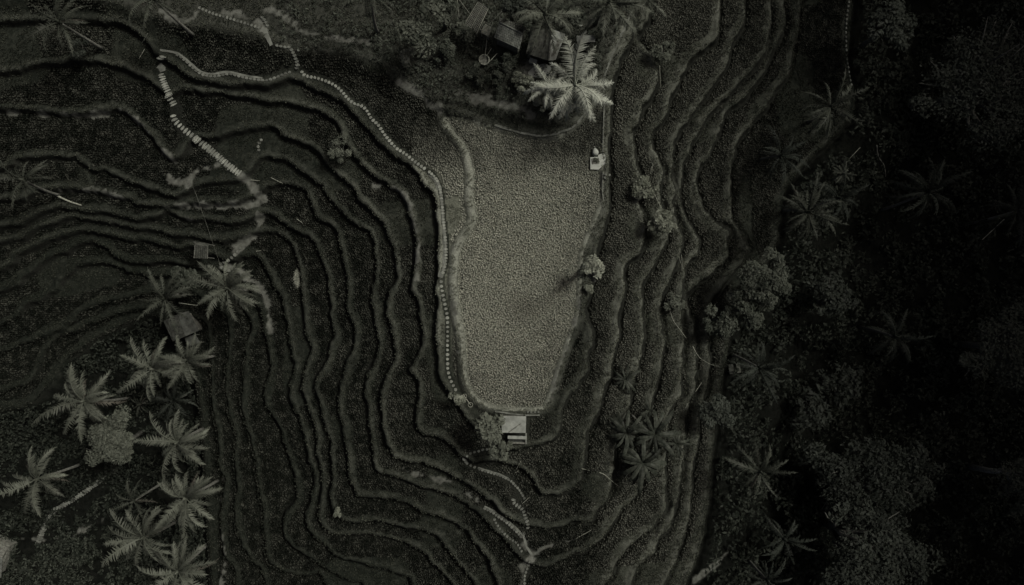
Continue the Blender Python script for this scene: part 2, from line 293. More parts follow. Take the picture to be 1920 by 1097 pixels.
CLEAR = [([(371,14),(422,32),(463,45),(500,60),(512,85),(542,89),(556,112),(556,130)], 5, .8), ([(565,132),(595,147),(630,162),(652,185),(678,199),(696,222),(722,254),(760,289),(800,319)], 5, .1),
         ([(917,843),(898,846),(879,852),(872,862),(890,876),(915,885),(953,899),(967,912),(984,936)], 5, -1.2), ([(963,934),(963,942),(977,953),(985,971),(990,991)], 5.5, -1.6), ([(906,952),(933,967),(967,995),(979,1008),(986,1022),(997,1040),(990,1062),(983,1097)], 5.5, -2.4), ([(927,971),(934,987),(957,1011),(979,1036)], 4, -2.6),
         ([(306,104),(302,138),(313,168),(327,200),(324,214),(336,235),(364,258),(388,277),(412,297),(449,326)], 9, -.8), ([(226,874),(166,917),(101,957),(83,987),(68,1023)], 7, -12), ([(1592,0),(1586,60),(1591,130),(1597,162)], 4, -6), ([(452,462),(428,488),(412,497),(434,508)], 6, -4.8), ([(486,285),(490,262)], 5, -1.9)]
D_CLEAR = np.full(shp, 9.0)
for pts, w, zz in CLEAR: D_CLEAR = np.minimum(D_CLEAR, linemap(pts, zz) - w / 14.2)
FIELD = [(836,222),(850,247),(873,278),(886,320),(885,375),(891,413),(868,453),(857,490),(857,560),(870,640),(873,698),(888,738),(922,761),(975,766),(1011,764),(1024,752),(1054,662),(1079,592),(1084,560),(1086,520),(1090,468),(1109,422),(1128,370),(1127,300),(1128,190),(1100,222),(1063,253),(1022,262),(960,251),(905,236)]
SD_FIELD = seg_dist([P(u, v, .2) for u, v in spline(FIELD, 2, True)]).reshape(shp)

SDm = SD
RIM = [i for i, e in enumerate(EDGE) if e[1] == 'rim'][0]
GRV = [i for i, e in enumerate(EDGE) if e[1] == 'grove'][0]
FIELD_K = 1

def surface(x, y, want=False):
    """ground height, and the cover masks when asked for"""
    z = np.full(x.shape, ZBASE, float)
    din = np.full(x.shape, 99.0); dout = np.full(x.shape, 99.0); lev = np.zeros(x.shape)
    big = vnoise(x, y, 6.0, 11) - .5
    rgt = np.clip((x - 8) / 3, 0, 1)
    for i, (d, k, p) in enumerate(EDGE):
        s = sample(SDm[i], x, y) + (vnoise(x, y, 0.8, 20 + i) - .5) * 0.26 + (vnoise(x, y, 2.3, 40 + i) - .5) * 0.30
        w = {'yard': 3.0, 'grove': 2.5}.get(k, 0.38)
        t = np.clip((s + w) / (w + 0.06), 0, 1); t = t * t * (3 - 2 * t)
        z += d * t
        if k in ('t', 'field', 'rim'):
            z += 0.16 * np.exp(-((s - 0.35) / 0.22) ** 2)            # raised lip of the terrace
            z -= 0.12 * np.clip(1 - np.abs(s - 1.2) / .9, 0, 1)      # grassy shoulder slopes outwards
            z -= (.02 + .18 * vnoise(x, y, 1.8, 90) + .30 * rgt) * np.exp(-((s + 0.62) / (0.2 + .10 * rgt)) ** 2)             # foot ditch, cut deeper on the right for a darker foot line
        pos = s > 0
        lev += pos
        din = np.where(pos, np.minimum(din, s), din); dout = np.where(~pos & (k != 'yard'), np.minimum(dout, -s), dout)
    srim = sample(SDm[RIM], x, y)
    east = np.clip((x - 12) / 6, 0, 1) * (np.clip(-srim, 0, 99))      # metres beyond the eastern rim
    t = np.clip(east / 20, 0, 1); z -= 9.0 * t * t * (3 - 2 * t)
    z += np.clip(east / 5, 0, 1) * (vnoise(x, y, 5, 5) - .5) * 2.2
    sg = sample(SDm[GRV], x, y); west = np.clip(-sg, 0, 99) * np.clip((-20 - x) / 4, 0, 1)
    z -= np.clip(west / 14, 0, 1) * 1.6
    z += np.clip(west / 4, 0, 1) * (vnoise(x, y, 4, 6) - .5) * 1.6
    dd = sample(D_DYKE, x, y); db = sample(D_BUND, x, y); dm = sample(D_MAIN, x, y); du = sample(D_UPP, x, y); dc = sample(D_CROSS, x, y)
    z += 0.30 * np.exp(-(dd / 0.55) ** 2) + 0.28 * np.exp(-(db / 0.5) ** 2) + 0.12 * np.exp(-(dm / 0.7) ** 2) + 0.12 * np.exp(-(du / 0.6) ** 2) + 0.22 * np.exp(-(dc / 0.35) ** 2)
    z -= 0.22 * np.exp(-((dd - 0.95) / 0.22) ** 2) * (np.abs(x) < 20)
    syard = sample(SDm[0], x, y)
    z -= 0.12 * np.exp(-((syard + 2.6) / 0.6) ** 2) * (x > -18) * (x < 16)    # moat below the yard
    z += np.clip(syard / 3, 0, 1) * (vnoise(x, y, 3, 8) - .5) * 0.5
    z += (vnoise(x, y, 0.5, 9) - .5) * 0.05 + big * 0.10
    # the land beyond the frame: hillsides on both sides of the valley
    rr = np.maximum(np.abs(x) - 84, 0) + np.maximum(np.abs(y) - 50, 0)
    z += np.where(rr > 0, (vnoise(x, y, 90, 12) - .35) * np.clip(rr / 80, 0, 1) * 30 + np.clip(rr / 400, 0, 1) * 60 * vnoise(x, y, 300, 13), 0)
    # unseen gorge wall, added off the right edge to shade the right side
    tw = np.clip((x - 86 - 10 * (vnoise(x, y, 40, 14) - .5)) / 52, 0, 1); z += tw * tw * (3 - 2 * tw) * (112 + 38 * vnoise(x, y, 30, 15)) * np.clip((900 - np.abs(y)) / 500, 0, 1)
    if not want: return z
    dirt_d = sample(D_DIRT, x, y) + (vnoise(x, y, 0.5, 31) - .5) * 0.6 + (vnoise(x, y, 1.4, 32) - .5) * 0.9
    dirt = np.clip(0.5 - dirt_d / 0.25, 0, 1)
    pathd = np.minimum(dm, du)
    bankw = 0.55 + 0.95 * vnoise(x, y, 5.0, 41)
    bank = np.clip((bankw - din) / 0.3 + .5, 0, 1)
    bank = np.maximum(bank, np.clip(1.2 - np.minimum.reduce([dd, db, dc + .3]) / 0.55, 0, 1))
    bank = np.maximum(bank, np.clip(1.2 - pathd / 0.75, 0, 1))
    mud_shade = np.clip(1.25 - dout / (0.35 + .45 * vnoise(x, y, 1.6, 91) + .40 * rgt), 0, 1) * (srim > -6)  # ditch mud, with the shade under the risers painted in
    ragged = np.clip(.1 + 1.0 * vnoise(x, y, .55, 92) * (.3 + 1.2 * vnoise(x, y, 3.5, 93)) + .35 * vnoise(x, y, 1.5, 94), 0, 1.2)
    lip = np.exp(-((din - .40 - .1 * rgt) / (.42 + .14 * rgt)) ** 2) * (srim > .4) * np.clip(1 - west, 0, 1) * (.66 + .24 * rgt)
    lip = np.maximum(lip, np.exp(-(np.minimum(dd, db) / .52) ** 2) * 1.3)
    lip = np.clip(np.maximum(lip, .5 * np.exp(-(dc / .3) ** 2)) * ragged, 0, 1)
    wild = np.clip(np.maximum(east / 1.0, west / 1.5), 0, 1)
    yard = np.clip((syard + .7) / .5, 0, 1)
    sf = sample(SD_FIELD, x, y)
    meadow = np.clip((vnoise(x, y, 7.0, 51) - .70) / .06, 0, 1) * (sf < 0) * (dd > 1.2)
    return dict(z=z, din=din, dout=dout, lev=lev, dirt=dirt, bank=bank, mud_shade=mud_shade, wild=wild, yard=yard, field=sf, path=pathd, dyke=np.minimum(dd, db), meadow=meadow, lip=lip, clear=sample(D_CLEAR, x, y), east=east, west=west)

# ---- the ground sheet
STEP = 0.185
def axis(a, b):
    core = np.arange(a, b + .01, STEP); out = []; st = STEP; v = b
    while v < 2600: st *= 1.32; v += st; out.append(v)
    low = []; st = STEP; v = a
    while v > -2600: st *= 1.32; v -= st; low.append(v)
    return np.array(low[::-1] + list(core) + out)
AX = axis(-82, 83); AY = axis(-48, 48)
TX, TY = np.meshgrid(AX, AY); tshape = TX.shape
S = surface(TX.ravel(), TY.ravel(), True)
TZ = S['z'].reshape(tshape)
def crop_shade_tone(S, x, y):
    """crop tone per terrace: ripe ridge top, outward loss of light painted in below"""
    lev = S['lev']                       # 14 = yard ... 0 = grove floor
    base = .88 * np.interp(lev, [0, 3, 5, 7, 8, 9, 10, 11, 12, 13, 14], [.015, .02, .025, .028, .033, .04, .052, .078, .10, .09, .09])  # lower terraces darkened to paint the light falling off outwards
    base = base - .03 * np.clip((-x - 22) / 20, 0, 1) + .12 * np.clip((x - 10) / 5, 0, 1) * np.clip((40 - x) / 14, 0, 1)  # dimming towards the far left painted into the tone; near right lifted
    inner = (S['path'] > .4) & (S['lev'] >= 13) & (x > -13) & (x < -4) & (y < 22) & (S['field'] < 0)
    base = np.where(inner, .12 + .55 * np.clip((21 - y) / 7, 0, 1) * np.clip(1.3 - np.abs(y - 11) / 16, 0, 1), base)
    f = S['field'] > -.3
    # tone falls towards the top, lower end and right side of the field
    ripe = 1.02 - .48 * np.clip((y - 13.0 - .12 * x) / 5, 0, 1) - .42 * np.clip((-y - 1) / 12, 0, 1) - .24 * np.clip((x - 4.0) / 6, 0, 1)
    ripe += (vnoise(x, y, .8, 62) - .5) * .20 + (vnoise(x, y, 2.4, 64) - .5) * .16 + (vnoise(x, y, 6, 63) - .5) * .26
    base = np.where(f, ripe, base)
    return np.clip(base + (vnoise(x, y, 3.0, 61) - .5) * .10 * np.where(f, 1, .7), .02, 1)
x_, y_ = TX.ravel(), TY.ravel()
TONE = crop_shade_tone(S, x_, y_)
iy, ix = np.mgrid[0:tshape[0] - 1, 0:tshape[1] - 1]
b = (iy * tshape[1] + ix).ravel()
F = np.stack([b, b + 1, b + 1 + tshape[1], b + tshape[1]], 1)
me = mesh_np('ground', np.stack([x_, y_, S['z']], 1), F, True, dict(tone=TONE, bank=S['bank'], mud_shade=S['mud_shade'], dirt=S['dirt'], wild=S['wild'], yard=S['yard'], meadow=S['meadow'], lip=S['lip']))

def ground_mat():
    m, t, bs = nodes('terrace_ground'); L = t.links.new
    bs.inputs['Roughness'].default_value = .92; bs.inputs['Specular IOR Level'].default_value = .04
    geo = t.nodes.new('ShaderNodeNewGeometry')
    def att(n): a = t.nodes.new('ShaderNodeAttribute'); a.attribute_name = n; return a.outputs['Fac']
    def noi(s, d=5): n = t.nodes.new('ShaderNodeTexNoise'); n.inputs['Scale'].default_value = s; n.inputs['Detail'].default_value = d; L(geo.outputs['Position'], n.inputs['Vector']); return n.outputs['Fac']
    def ramp(f, c0, c1, a=.3, z=.7):
        r = t.nodes.new('ShaderNodeValToRGB'); e = r.color_ramp.elements; e[0].position = a; e[0].color = (*tint(c0), 1); e[1].position = z; e[1].color = (*tint(c1), 1); L(f, r.inputs['Fac']); return r.outputs['Color']
    def mix(f, a, b):
        x = t.nodes.new('ShaderNodeMix'); x.data_type = 'RGBA'; L(f, x.inputs[0]); L(a, x.inputs[6]); L(b, x.inputs[7]); return x.outputs[2]
    def mul(a, k):
        x = t.nodes.new('ShaderNodeMath'); x.operation = 'MULTIPLY'; L(a, x.inputs[0])
        if isinstance(k, (int, float)): x.inputs[1].default_value = k
        else: L(k, x.inputs[1])
        return x.outputs[0]
    fine, mid, big = noi(6.0), noi(1.6), noi(.25)
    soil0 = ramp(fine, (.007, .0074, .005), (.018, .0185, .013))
    soil1 = ramp(fine, (.09, .09, .06), (.20, .197, .14))
    g_dark = ramp(fine, (.008, .0092, .006), (.021, .0228, .015)); g_light = ramp(fine, (.07, .071, .046), (.18, .177, .12))  # dark soil and grass deepen the painted dimming of the outer terraces
    tone = att('tone')
    tn = t.nodes.new('ShaderNodeMapRange'); L(tone, tn.inputs['Value']); tn.inputs['From Min'].default_value = .03; tn.inputs['From Max'].default_value = .6
    gm = t.nodes.new('ShaderNodeMath'); gm.operation = 'MULTIPLY_ADD'; gm.use_clamp = True; L(mid, gm.inputs[0]); gm.inputs[1].default_value = .5
    sb = t.nodes.new('ShaderNodeMath'); sb.operation = 'SUBTRACT'; L(tn.outputs['Result'], sb.inputs[0]); sb.inputs[1].default_value = .22
    L(sb.outputs[0], gm.inputs[2])
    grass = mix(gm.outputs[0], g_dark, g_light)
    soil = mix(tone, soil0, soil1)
    c = mix(mul(att('bank'), 1.0), soil, grass)
    c = mix(att('meadow'), c, grass)
    c = mix(att('yard'), c, ramp(mid, (.013, .014, .0095), (.06, .059, .043)))
    tl = t.nodes.new('ShaderNodeMath'); tl.operation = 'MULTIPLY_ADD'; tl.use_clamp = True; L(tn.outputs['Result'], tl.inputs[0]); tl.inputs[1].default_value = 1.3; tl.inputs[2].default_value = .13
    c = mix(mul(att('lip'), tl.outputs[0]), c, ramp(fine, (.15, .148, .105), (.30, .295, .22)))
    mud_shade = ramp(fine, (.011, .0112, .008), (.026, .0258, .019))  # dark ditch colour doubling as shade below the risers
    c = mix(att('mud_shade'), c, mud_shade)
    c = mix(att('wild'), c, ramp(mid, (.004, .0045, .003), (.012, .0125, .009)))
    c = mix(att('dirt'), c, ramp(mid, (.075, .073, .055), (.16, .156, .124)))
    L(c, bs.inputs['Base Color'])
    bp = t.nodes.new('ShaderNodeBump'); bp.inputs['Strength'].default_value = .7; bp.inputs['Distance'].default_value = .12
    L(noi(5.0, 8), bp.inputs['Height']); L(bp.outputs['Normal'], bs.inputs['Normal'])
    return m
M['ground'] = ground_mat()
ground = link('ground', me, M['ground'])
tag(ground, 'terraced hillside of stepped earth banks descending around the central field', None, None, 'structure')

def gz(x, y):
    i = min(max(int(np.searchsorted(AX, x)) - 1, 0), len(AX) - 2); j = min(max(int(np.searchsorted(AY, y)) - 1, 0), len(AY) - 2)
    tx = (x - AX[i]) / (AX[i + 1] - AX[i]); ty = (y - AY[j]) / (AY[j + 1] - AY[j])
    return float(TZ[j, i] * (1 - tx) * (1 - ty) + TZ[j, i + 1] * tx * (1 - ty) + TZ[j + 1, i] * (1 - tx) * ty + TZ[j + 1, i + 1] * tx * ty)
def at(u, v, h=0.0):
    """ground point whose spot h metres above it stands at plan position u, v seen from above"""
    z = 0.0
    for _ in range(7):
        x, y = P(u, v, z + h); z = .5 * z + .5 * gz(x, y)
    return Vector((x, y, gz(x, y)))

# ------------------------------------------------------------------ rice and grass: nobody could count it
def tufts(x, y, z, tone, r, h, nb, width, seed, d0=.72, d1=1.12):
    g = np.random.default_rng(seed); n = len(x)
    a0 = g.random(n) * 6.283
    V = np.empty((n, nb, 4, 3), np.float32)
    for k in range(nb):
        a = a0 + k * 6.283 / nb + g.normal(0, .3, n); rr = r * g.uniform(.6, 1.2, n); hh = h * g.uniform(.7, 1.1, n)
        ca, sa = np.cos(a), np.sin(a); w = width * g.uniform(.7, 1.3, n); dr = g.uniform(d0, d1, n)
        V[:, k, 0] = np.stack([x + ca * .02, y + sa * .02, z], 1)
        V[:, k, 1] = np.stack([x + ca * rr * .42 + sa * w, y + sa * rr * .42 - ca * w, z + hh * .86], 1)
        V[:, k, 2] = np.stack([x + ca * rr, y + sa * rr, z + hh * dr], 1)
        V[:, k, 3] = np.stack([x + ca * rr * .42 - sa * w, y + sa * rr * .42 + ca * w, z + hh * .86], 1)
    V = V.reshape(-1, 3)
    T = np.repeat(np.clip(tone + g.normal(0, 1, n) * (.03 + .07 * tone), .0, 1), nb * 4)
    return V, np.arange(len(V), dtype=np.int32).reshape(-1, 4), T

def scatter(step, seed, jit=.32, x0=-84, x1=48, y0=-50, y1=50):
    g = np.random.default_rng(seed)
    X, Y = np.meshgrid(np.arange(x0, x1, step), np.arange(y0, y1, step))
    X[1::2] += step / 2
    X = X.ravel() + g.normal(0, step * jit * .6, X.size); Y = Y.ravel() + g.normal(0, step * jit * .6, Y.size)
    return X, Y
RX, RY = scatter(.285, 1)
fx_, fy_ = scatter(.205, 4, .46, -14, 17, -18, 27)
fs = sample(SD_FIELD, fx_, fy_) > 0; cs = sample(SD_FIELD, RX, RY) > 0
RX = np.r_[RX[~cs], fx_[fs]]; RY = np.r_[RY[~cs], fy_[fs]]
Q = surface(RX, RY, True)
keep = (Q['bank'] < .5) & (Q['mud_shade'] < .55) & (Q['dirt'] < .3) & (Q['wild'] < .2) & (Q['yard'] < .2) & (Q['meadow'] < .5) & (Q['path'] > .75) & (Q['dyke'] > .7) & (Q['clear'] > .18)
# keep what the picture can show
ku = RX * 1280 / (H - Q['z']) + 960; kv = 548.5 - RY * 1280 / (H - Q['z'])
keep &= (ku > -90) & (ku < 1980) & (kv > -90) & (kv < 1187)
# clear of hut and slab
hx, hy = P(963, 806, 1.5); keep &= ~((np.abs(RX - hx) < 2.3) & (np.abs(RY - hy) < 2.6))
hx, hy = P(1122, 303, .3); keep &= ~((np.abs(RX - hx) < 1.3) & (np.abs(RY - hy) < 1.4))
RX, RY = RX[keep], RY[keep]; Q = {k: v[keep] for k, v in Q.items()}
RT = crop_shade_tone(Q, RX, RY); infield = Q['field'] > 0
inner = (~infield) & (Q['lev'] >= 13) & (RX > -13) & (RX < -4) & (RY < 22)
zones = [('ripe_rice', infield, 'pale ripe rice filling the long field on top of the ridge', .165, .42, 6),
         ('rice_strip', inner, 'half ripe rice in the narrow strip between stepping stone path and central field', .23, .40, 8),
         ('rice_crop', ~infield & ~inner & (RX < 4) & (RY < 14) , 'dark green rice on the curving terraces of the left slope', .20, .40, 6),
         ('rice_crop', ~infield & ~inner & (RX < 4) & (RY >= 14), 'very dark rice on the broad terraces of the upper left corner', .20, .40, 6),
         ('rice_crop', ~infield & ~inner & (RX >= 4), 'coarse green rice on the narrow wavy terraces right of the central field', .23, .45, 6)]
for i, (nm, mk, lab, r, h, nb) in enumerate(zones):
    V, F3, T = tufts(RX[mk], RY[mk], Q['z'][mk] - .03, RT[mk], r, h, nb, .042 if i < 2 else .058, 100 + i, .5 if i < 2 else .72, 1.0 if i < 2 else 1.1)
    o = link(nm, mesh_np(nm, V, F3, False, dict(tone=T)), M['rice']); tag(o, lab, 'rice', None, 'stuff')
# short grass on banks, dykes and in the yard
BX, BY = scatter(.33, 2, .7)
Q = surface(BX, BY, True)
ku = BX * 1280 / (H - Q['z']) + 960; kv = 548.5 - BY * 1280 / (H - Q['z'])
keep = ((Q['bank'] > .5) | (Q['meadow'] > .5) | (Q['yard'] > .5)) & (Q['wild'] < .3) & (Q['dirt'] < .3) & (Q['mud_shade'] < .7) & (Q['path'] > .55) & (Q['clear'] > .0) & (ku > -90) & (ku < 1980) & (kv > -90) & (kv < 1187)
keep &= vnoise(BX, BY, 1.3, 71) > .30
BX, BY = BX[keep], BY[keep]; Q = {k: v[keep] for k, v in Q.items()}
GT = np.clip(crop_shade_tone(Q, BX, BY) * .8 + .55 * Q['lip'] * (.3 + 1.4 * np.clip(crop_shade_tone(Q, BX, BY), 0, .5)) + .10 * (vnoise(BX, BY, 2.0, 72) - .3) + np.random.default_rng(77).normal(0, .03, len(BX)), .01, .6)
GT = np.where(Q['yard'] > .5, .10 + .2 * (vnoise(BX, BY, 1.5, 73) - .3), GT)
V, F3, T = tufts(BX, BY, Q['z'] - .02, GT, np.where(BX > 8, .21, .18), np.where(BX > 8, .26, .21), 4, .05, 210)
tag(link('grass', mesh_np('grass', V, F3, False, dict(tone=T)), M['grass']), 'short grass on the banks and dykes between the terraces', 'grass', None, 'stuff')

# ------------------------------------------------------------------ paths: stones, steps and concrete strips
def stone_mesh(name, seed, round_=.22):
    g = random.Random(seed); mb = MB(); n = 8
    def ring(k, z):
        out = []
        for i in range(n):
            a = 2 * math.pi * (i + .5) / n; c, s = math.cos(a), math.sin(a)
            q = max(abs(c), abs(s)) ** .82
            out.append((k * c / q * .5 * (1 + jit[i]), k * s / q * .5 * (1 + jit[i]), z))
        return out
    jit = [g.uniform(-.08, .08) for _ in range(n)]
    rings = [ring(1.0, -.5), ring(1.0, .32), ring(.90, .5)]
    for r in rings: mb.v += r
    for l in range(2):
        for i in range(n): j = (i + 1) % n; mb.f.append((l * n + i, l * n + j, (l + 1) * n + j, (l + 1) * n + i))
    mb.f.append(tuple(2 * n + i for i in range(n)))
    return mb.mesh(name)
STONES = [stone_mesh('paving_stone', s) for s in range(12)]
for i, sm in enumerate(STONES): sm.materials.append(M['stone'] if i < 6 else M['stone_pale'])
def put_stone(parent, u, v, su, sv, ang, i, name='paving_stone', th=.34, lift=-.06):
    """su along the walk, sv across, in plan units; ang = heading of the walk in the plan"""
    p = at(u, v); k = (H - p.z) / 1280; q = .3 * max(su, sv) * k
    p.z = max(gz(p.x + dx, p.y + dy) for dx, dy in ((0, 0), (q, 0), (-q, 0), (0, q), (0, -q)))
    o = link(name, STONES[i % 6 + (6 if parent.get('pale') else 0)], None, parent)
    o.location = (p.x - parent.location.x, p.y - parent.location.y, p.z + lift - parent.location.z)
    o.rotation_euler = (random.uniform(-.04, .04), random.uniform(-.04, .04), ang + random.uniform(-.12, .12))
    o.scale = (su * k, sv * k, th)
def along(pts, gap):
    c = spline(pts, 8); d = np.r_[0, np.cumsum(np.hypot(*np.diff(c, axis=0).T))]; out = []
    for s in np.arange(gap / 2, d[-1], gap):
        i = min(np.searchsorted(d, s), len(c) - 1); a, b_ = c[max(i - 1, 0)], c[i]
        t = (s - d[max(i - 1, 0)]) / max(d[i] - d[max(i - 1, 0)], 1e-6); q = a + (b_ - a) * t
        out.append((q[0], q[1], math.atan2(-(b_[1] - a[1]), b_[0] - a[0])))
    return out
def path(name, label, runs, pale=False):
    u0, v0 = runs[0][0][0]; p = at(u0, v0); e = empty(name, p)
    tag(e, label, None, None, 'structure'); i = 0
    if pale: e['pale'] = 1
    for pts, gap, su, sv in runs:
        for (u, v, a) in along(pts, gap):
            put_stone(e, u, v, su * random.uniform(.85, 1.12), sv * random.uniform(.85, 1.12), a, i, 'step' if 'stair' in name else 'paving_stone'); i += random.randint(1, 5)
    return e
def strip(name, pts, w, label=None, mat='concrete', parent=None, lift=.06):
    """a concrete strip lying on the ground"""
    c = spline(pts, 4); mb = MB(); L, Rr = [], []
    for i in range(len(c)):
        a, b_ = c[max(i - 1, 0)], c[min(i + 1, len(c) - 1)]
        d = (b_ - a) / (np.hypot(*(b_ - a)) + 1e-9); n = np.array([-d[1], d[0]])
        ww = w / 2 * (1 + .12 * math.sin(i * 1.7) + random.uniform(-.1, .1))
        p = at(*c[i]); q1 = P(*(c[i] + n * ww), p.z); q2 = P(*(c[i] - n * ww), p.z)
        L.append((q1[0], q1[1], p.z + lift)); Rr.append((q2[0], q2[1], p.z + lift))
    o0 = Vector(parent.location) if parent else Vector((0, 0, 0))
    for i in range(len(c)):
        for q, dz in ((L[i], 0), (Rr[i], 0), (L[i], -.22), (Rr[i], -.22)): mb.v.append((q[0] - o0.x, q[1] - o0.y, q[2] + dz - o0.z))
    for i in range(len(c) - 1):
        b0 = 4 * i
        mb.f += [(b0, b0 + 1, b0 + 5, b0 + 4), (b0 + 2, b0, b0 + 4, b0 + 6), (b0 + 1, b0 + 3, b0 + 7, b0 + 5)]
    o = mb.build(name, M[mat], parent)
    if label: tag(o, label, None, None, 'structure')
    return o

pm = path('stepping_stone_path', 'long pale stepping stone path winding down the left edge of the central field',
     [([(565,132),(572,142),(595,147),(615,154),(630,162),(642,173),(652,185),(665,195),(678,199),(688,208),(696,222),(710,236),(722,254),(742,277),(760,289),(780,305),(800,319)], 7.0, 5.4, 6.6),
      ([(803,321),(814,331),(821,344),(826,361),(829,386),(831,411),(834,438),(836,469),(835,494),(828,519)], 5.6, 5.2, 6.2),
      ([(827,524),(828,539),(832,560),(836,580),(839,600),(839,648),(839,673),(840,695),(845,713),(856,734)], 8.6, 5.6, 6.2)], True)
strip('path_kerb', [(806,326),(817,337),(823,352),(826,375),(828,405),(831,440),(832,475),(830,500),(825,520)], 9, None, 'concrete', pm, .02)
pu = path('stepping_stone_path', 'pale flagstone path curving between two dark terraces at upper left',
     [([(330,101),(345,112),(360,126),(372,136),(386,142),(404,143.5),(430,139),(459,146),(493,151),(509,149),(527,142),(548,134)], 7.6, 6.2, 5.2),
      ([(371,14),(402,27),(422,32),(443,39),(463,45),(488,53)], 6.9, 4.4, 6.4),
      ([(516,85),(530,88),(542,89)], 7.5, 6.0, 5.0), ([(545,91),(551,101),(555,112),(558,121),(556,130)], 6.2, 6.6, 7.0), ([(560,92),(559,98)], 6, 4, 5), ([(573,91),(576,91)], 4, 4, 4.5), ([(490,30),(497,40),(503,50)], 6, 6, 6)])
strip('path_kerb', [(300,94),(330,99),(346,109),(362,123),(376,134),(395,139),(428,135),(460,142),(492,147)], 4.0, None, 'concrete', pu, .02)
strip('path_slab', [(499,65),(504,74),(510,85)], 8.5, None, 'concrete', pu, .06)
strip('path_slab', [(490,54),(497,58),(503,60)], 10, None, 'concrete', pu, .05)
pb = path('stepping_stone_path', 'stepping stone path zigzagging down the terraces below the small hut',
     [([(917,843),(907,843),(898,846),(889,848),(879,852),(872,862),(877,870),(890,876)], 8.0, 5.2, 5.2),
      ([(896,879),(915,885),(935,891),(953,899),(960,904),(967,912),(973,918),(984,936)], 5.8, 5.2, 5.0),
      ([(963,934),(963,942),(970,948),(977,953),(982,961),(985,971),(989,981),(990,991)], 6.2, 4.6, 7.8),
      ([(906,952),(921,959),(933,967),(952,981),(967,995),(979,1008)], 6.2, 5.6, 6.8),
      ([(927,971),(928,977),(934,987),(940,995),(948,1003),(957,1011),(966,1016),(972,1023),(979,1036)], 6.6, 4.6, 4.6),
      ([(994,1050),(990,1062),(987,1070),(984,1080),(983,1097)], 7.0, 5.0, 5.4), ([(868,858),(874,866)], 6, 6, 6), ([(981,998),(984,1001)], 5, 5, 5)])
strip('path_kerb', [(896,877),(915,883),(935,889),(953,897)], 3.6, None, 'concrete', pb, .02)
strip('path_kerb', [(908,950),(923,957),(935,965),(954,979),(970,993),(982,1006),(986,1022),(997,1040)], 4.4, None, 'concrete', pb, .02)
st1 = path('garden_stair', 'pale stone stair descending from the upper path to the bare earth landing',
     [([(306,104),(305,116)], 6, 5, 13), ([(302,138),(306,152),(313,168),(320,185),(327,200)], 4.7, 4.0, 13), ([(324,214),(326,222),(330,229),(336,235),(344,242),(352,249),(362,256)], 7.4, 5.0, 12), ([(364,258),(376,267),(388,277),(400,287),(412,297),(424,307),(436,317),(449,326)], 5.3, 4.7, 14)], True)
strip('landing', [(298,122),(303,127),(306,134)], 12, None, 'concrete', st1, .05)
st2 = path('garden_stair', 'narrow stone stair climbing through the dark palm grove at lower left',
     [([(226,874),(205,888),(166,917),(135,938),(101,957)], 4.9, 4.3, 8.6), ([(99,960),(90,975),(83,987),(75,1005),(68,1023)], 4.3, 3.8, 10)])
dp = path('stepping_stone_path', 'dotted line of small grey stones beside the dark field at upper right',
     [([(1592,0),(1588,30),(1586,60),(1587,100),(1591,130),(1597,162)], 8.2, 5.0, 3.4)])
gp = path('stepping_stone_path', 'loose stones on the earth track beside the dark thatched hut',
     [([(452,462),(440,478),(428,488),(412,497),(420,505),(434,508)], 8, 5.5, 6.5), ([(486,285),(484,272),(490,262)], 7, 6, 5)])
strip('canal_wall', [(1188,10),(1174,44),(1158,80),(1141,118),(1127,160),(1112,190),(1097,211),(1078,234),(1058,245),(1022,254),(985,250),(958,243),(928,234)], 5.0, 'pale concrete canal wall running down beside the house yard to the field', 'concrete')
strip('field_kerb', [(928,771),(950,774),(985,778),(1012,778)], 2.4, 'thin pale concrete kerb along the lower end of the central field above the hut', 'concrete', None, .2)
strip('field_kerb', [(1133,180),(1132,215),(1131,250),(1130,286)], 2.0, 'thin pale kerb on the right dyke of the central field above the slab', 'concrete', None, .2)
strip('field_kerb', [(1131,322),(1129,350),(1131,375)], 1.8, 'thin pale kerb on the right dyke of the central field below the slab', 'concrete', None, .2)
ks = empty('kerb_stones', at(990, 771)); tag(ks, 'four small pale stones in a row at the lower right corner of the field', None, None, 'structure')
for i, u in enumerate((989.5, 995.5, 1002.5, 1009.5)): put_stone(ks, u, 772, 3.6, 4.4, 0, i, 'paving_stone', .3, .02)

# ------------------------------------------------------------------ foliage builders
def leaf_cloud(C, Rc, n, size, seed, tone0, dark=.0, up=.55):
    """n leaf-sized quads around clump centres C (k,3) with radii Rc"""
    g = np.random.default_rng(seed); k = len(C); idx = g.integers(0, k, n)
    d = g.normal(0, 1, (n, 3)); d /= np.linalg.norm(d, axis=1)[:, None] + 1e-9
    d[:, 2] = np.where(d[:, 2] < -.25, -d[:, 2], d[:, 2])
    rad = Rc[idx] * (.55 + .5 * g.random(n) ** .6)
    p = C[idx] + d * rad[:, None] * np.array([1, 1, .75])
    nrm = d * (1 - up) + np.array([0, 0, up]) + g.normal(0, .28, (n, 3)); nrm /= np.linalg.norm(nrm, axis=1)[:, None]
    a = np.cross(nrm, g.normal(0, 1, (n, 3))); a /= np.linalg.norm(a, axis=1)[:, None] + 1e-9; b_ = np.cross(nrm, a)
    s = size * g.uniform(.4, 1.6, n)[:, None]; w = s * g.uniform(.38, .6, (n, 1))
    V = np.stack([p - a * s, p + b_ * w - nrm * s * .12, p + a * s - nrm * s * .35, p - b_ * w - nrm * s * .12], 1).reshape(-1, 3)
    ct = g.normal(0, .10, k)[idx]
    T = np.repeat(np.clip(tone0 + ct + g.normal(0, .13, n), 0, 1), 4)
    return V, np.arange(4 * n, dtype=np.int32).reshape(-1, 4), T

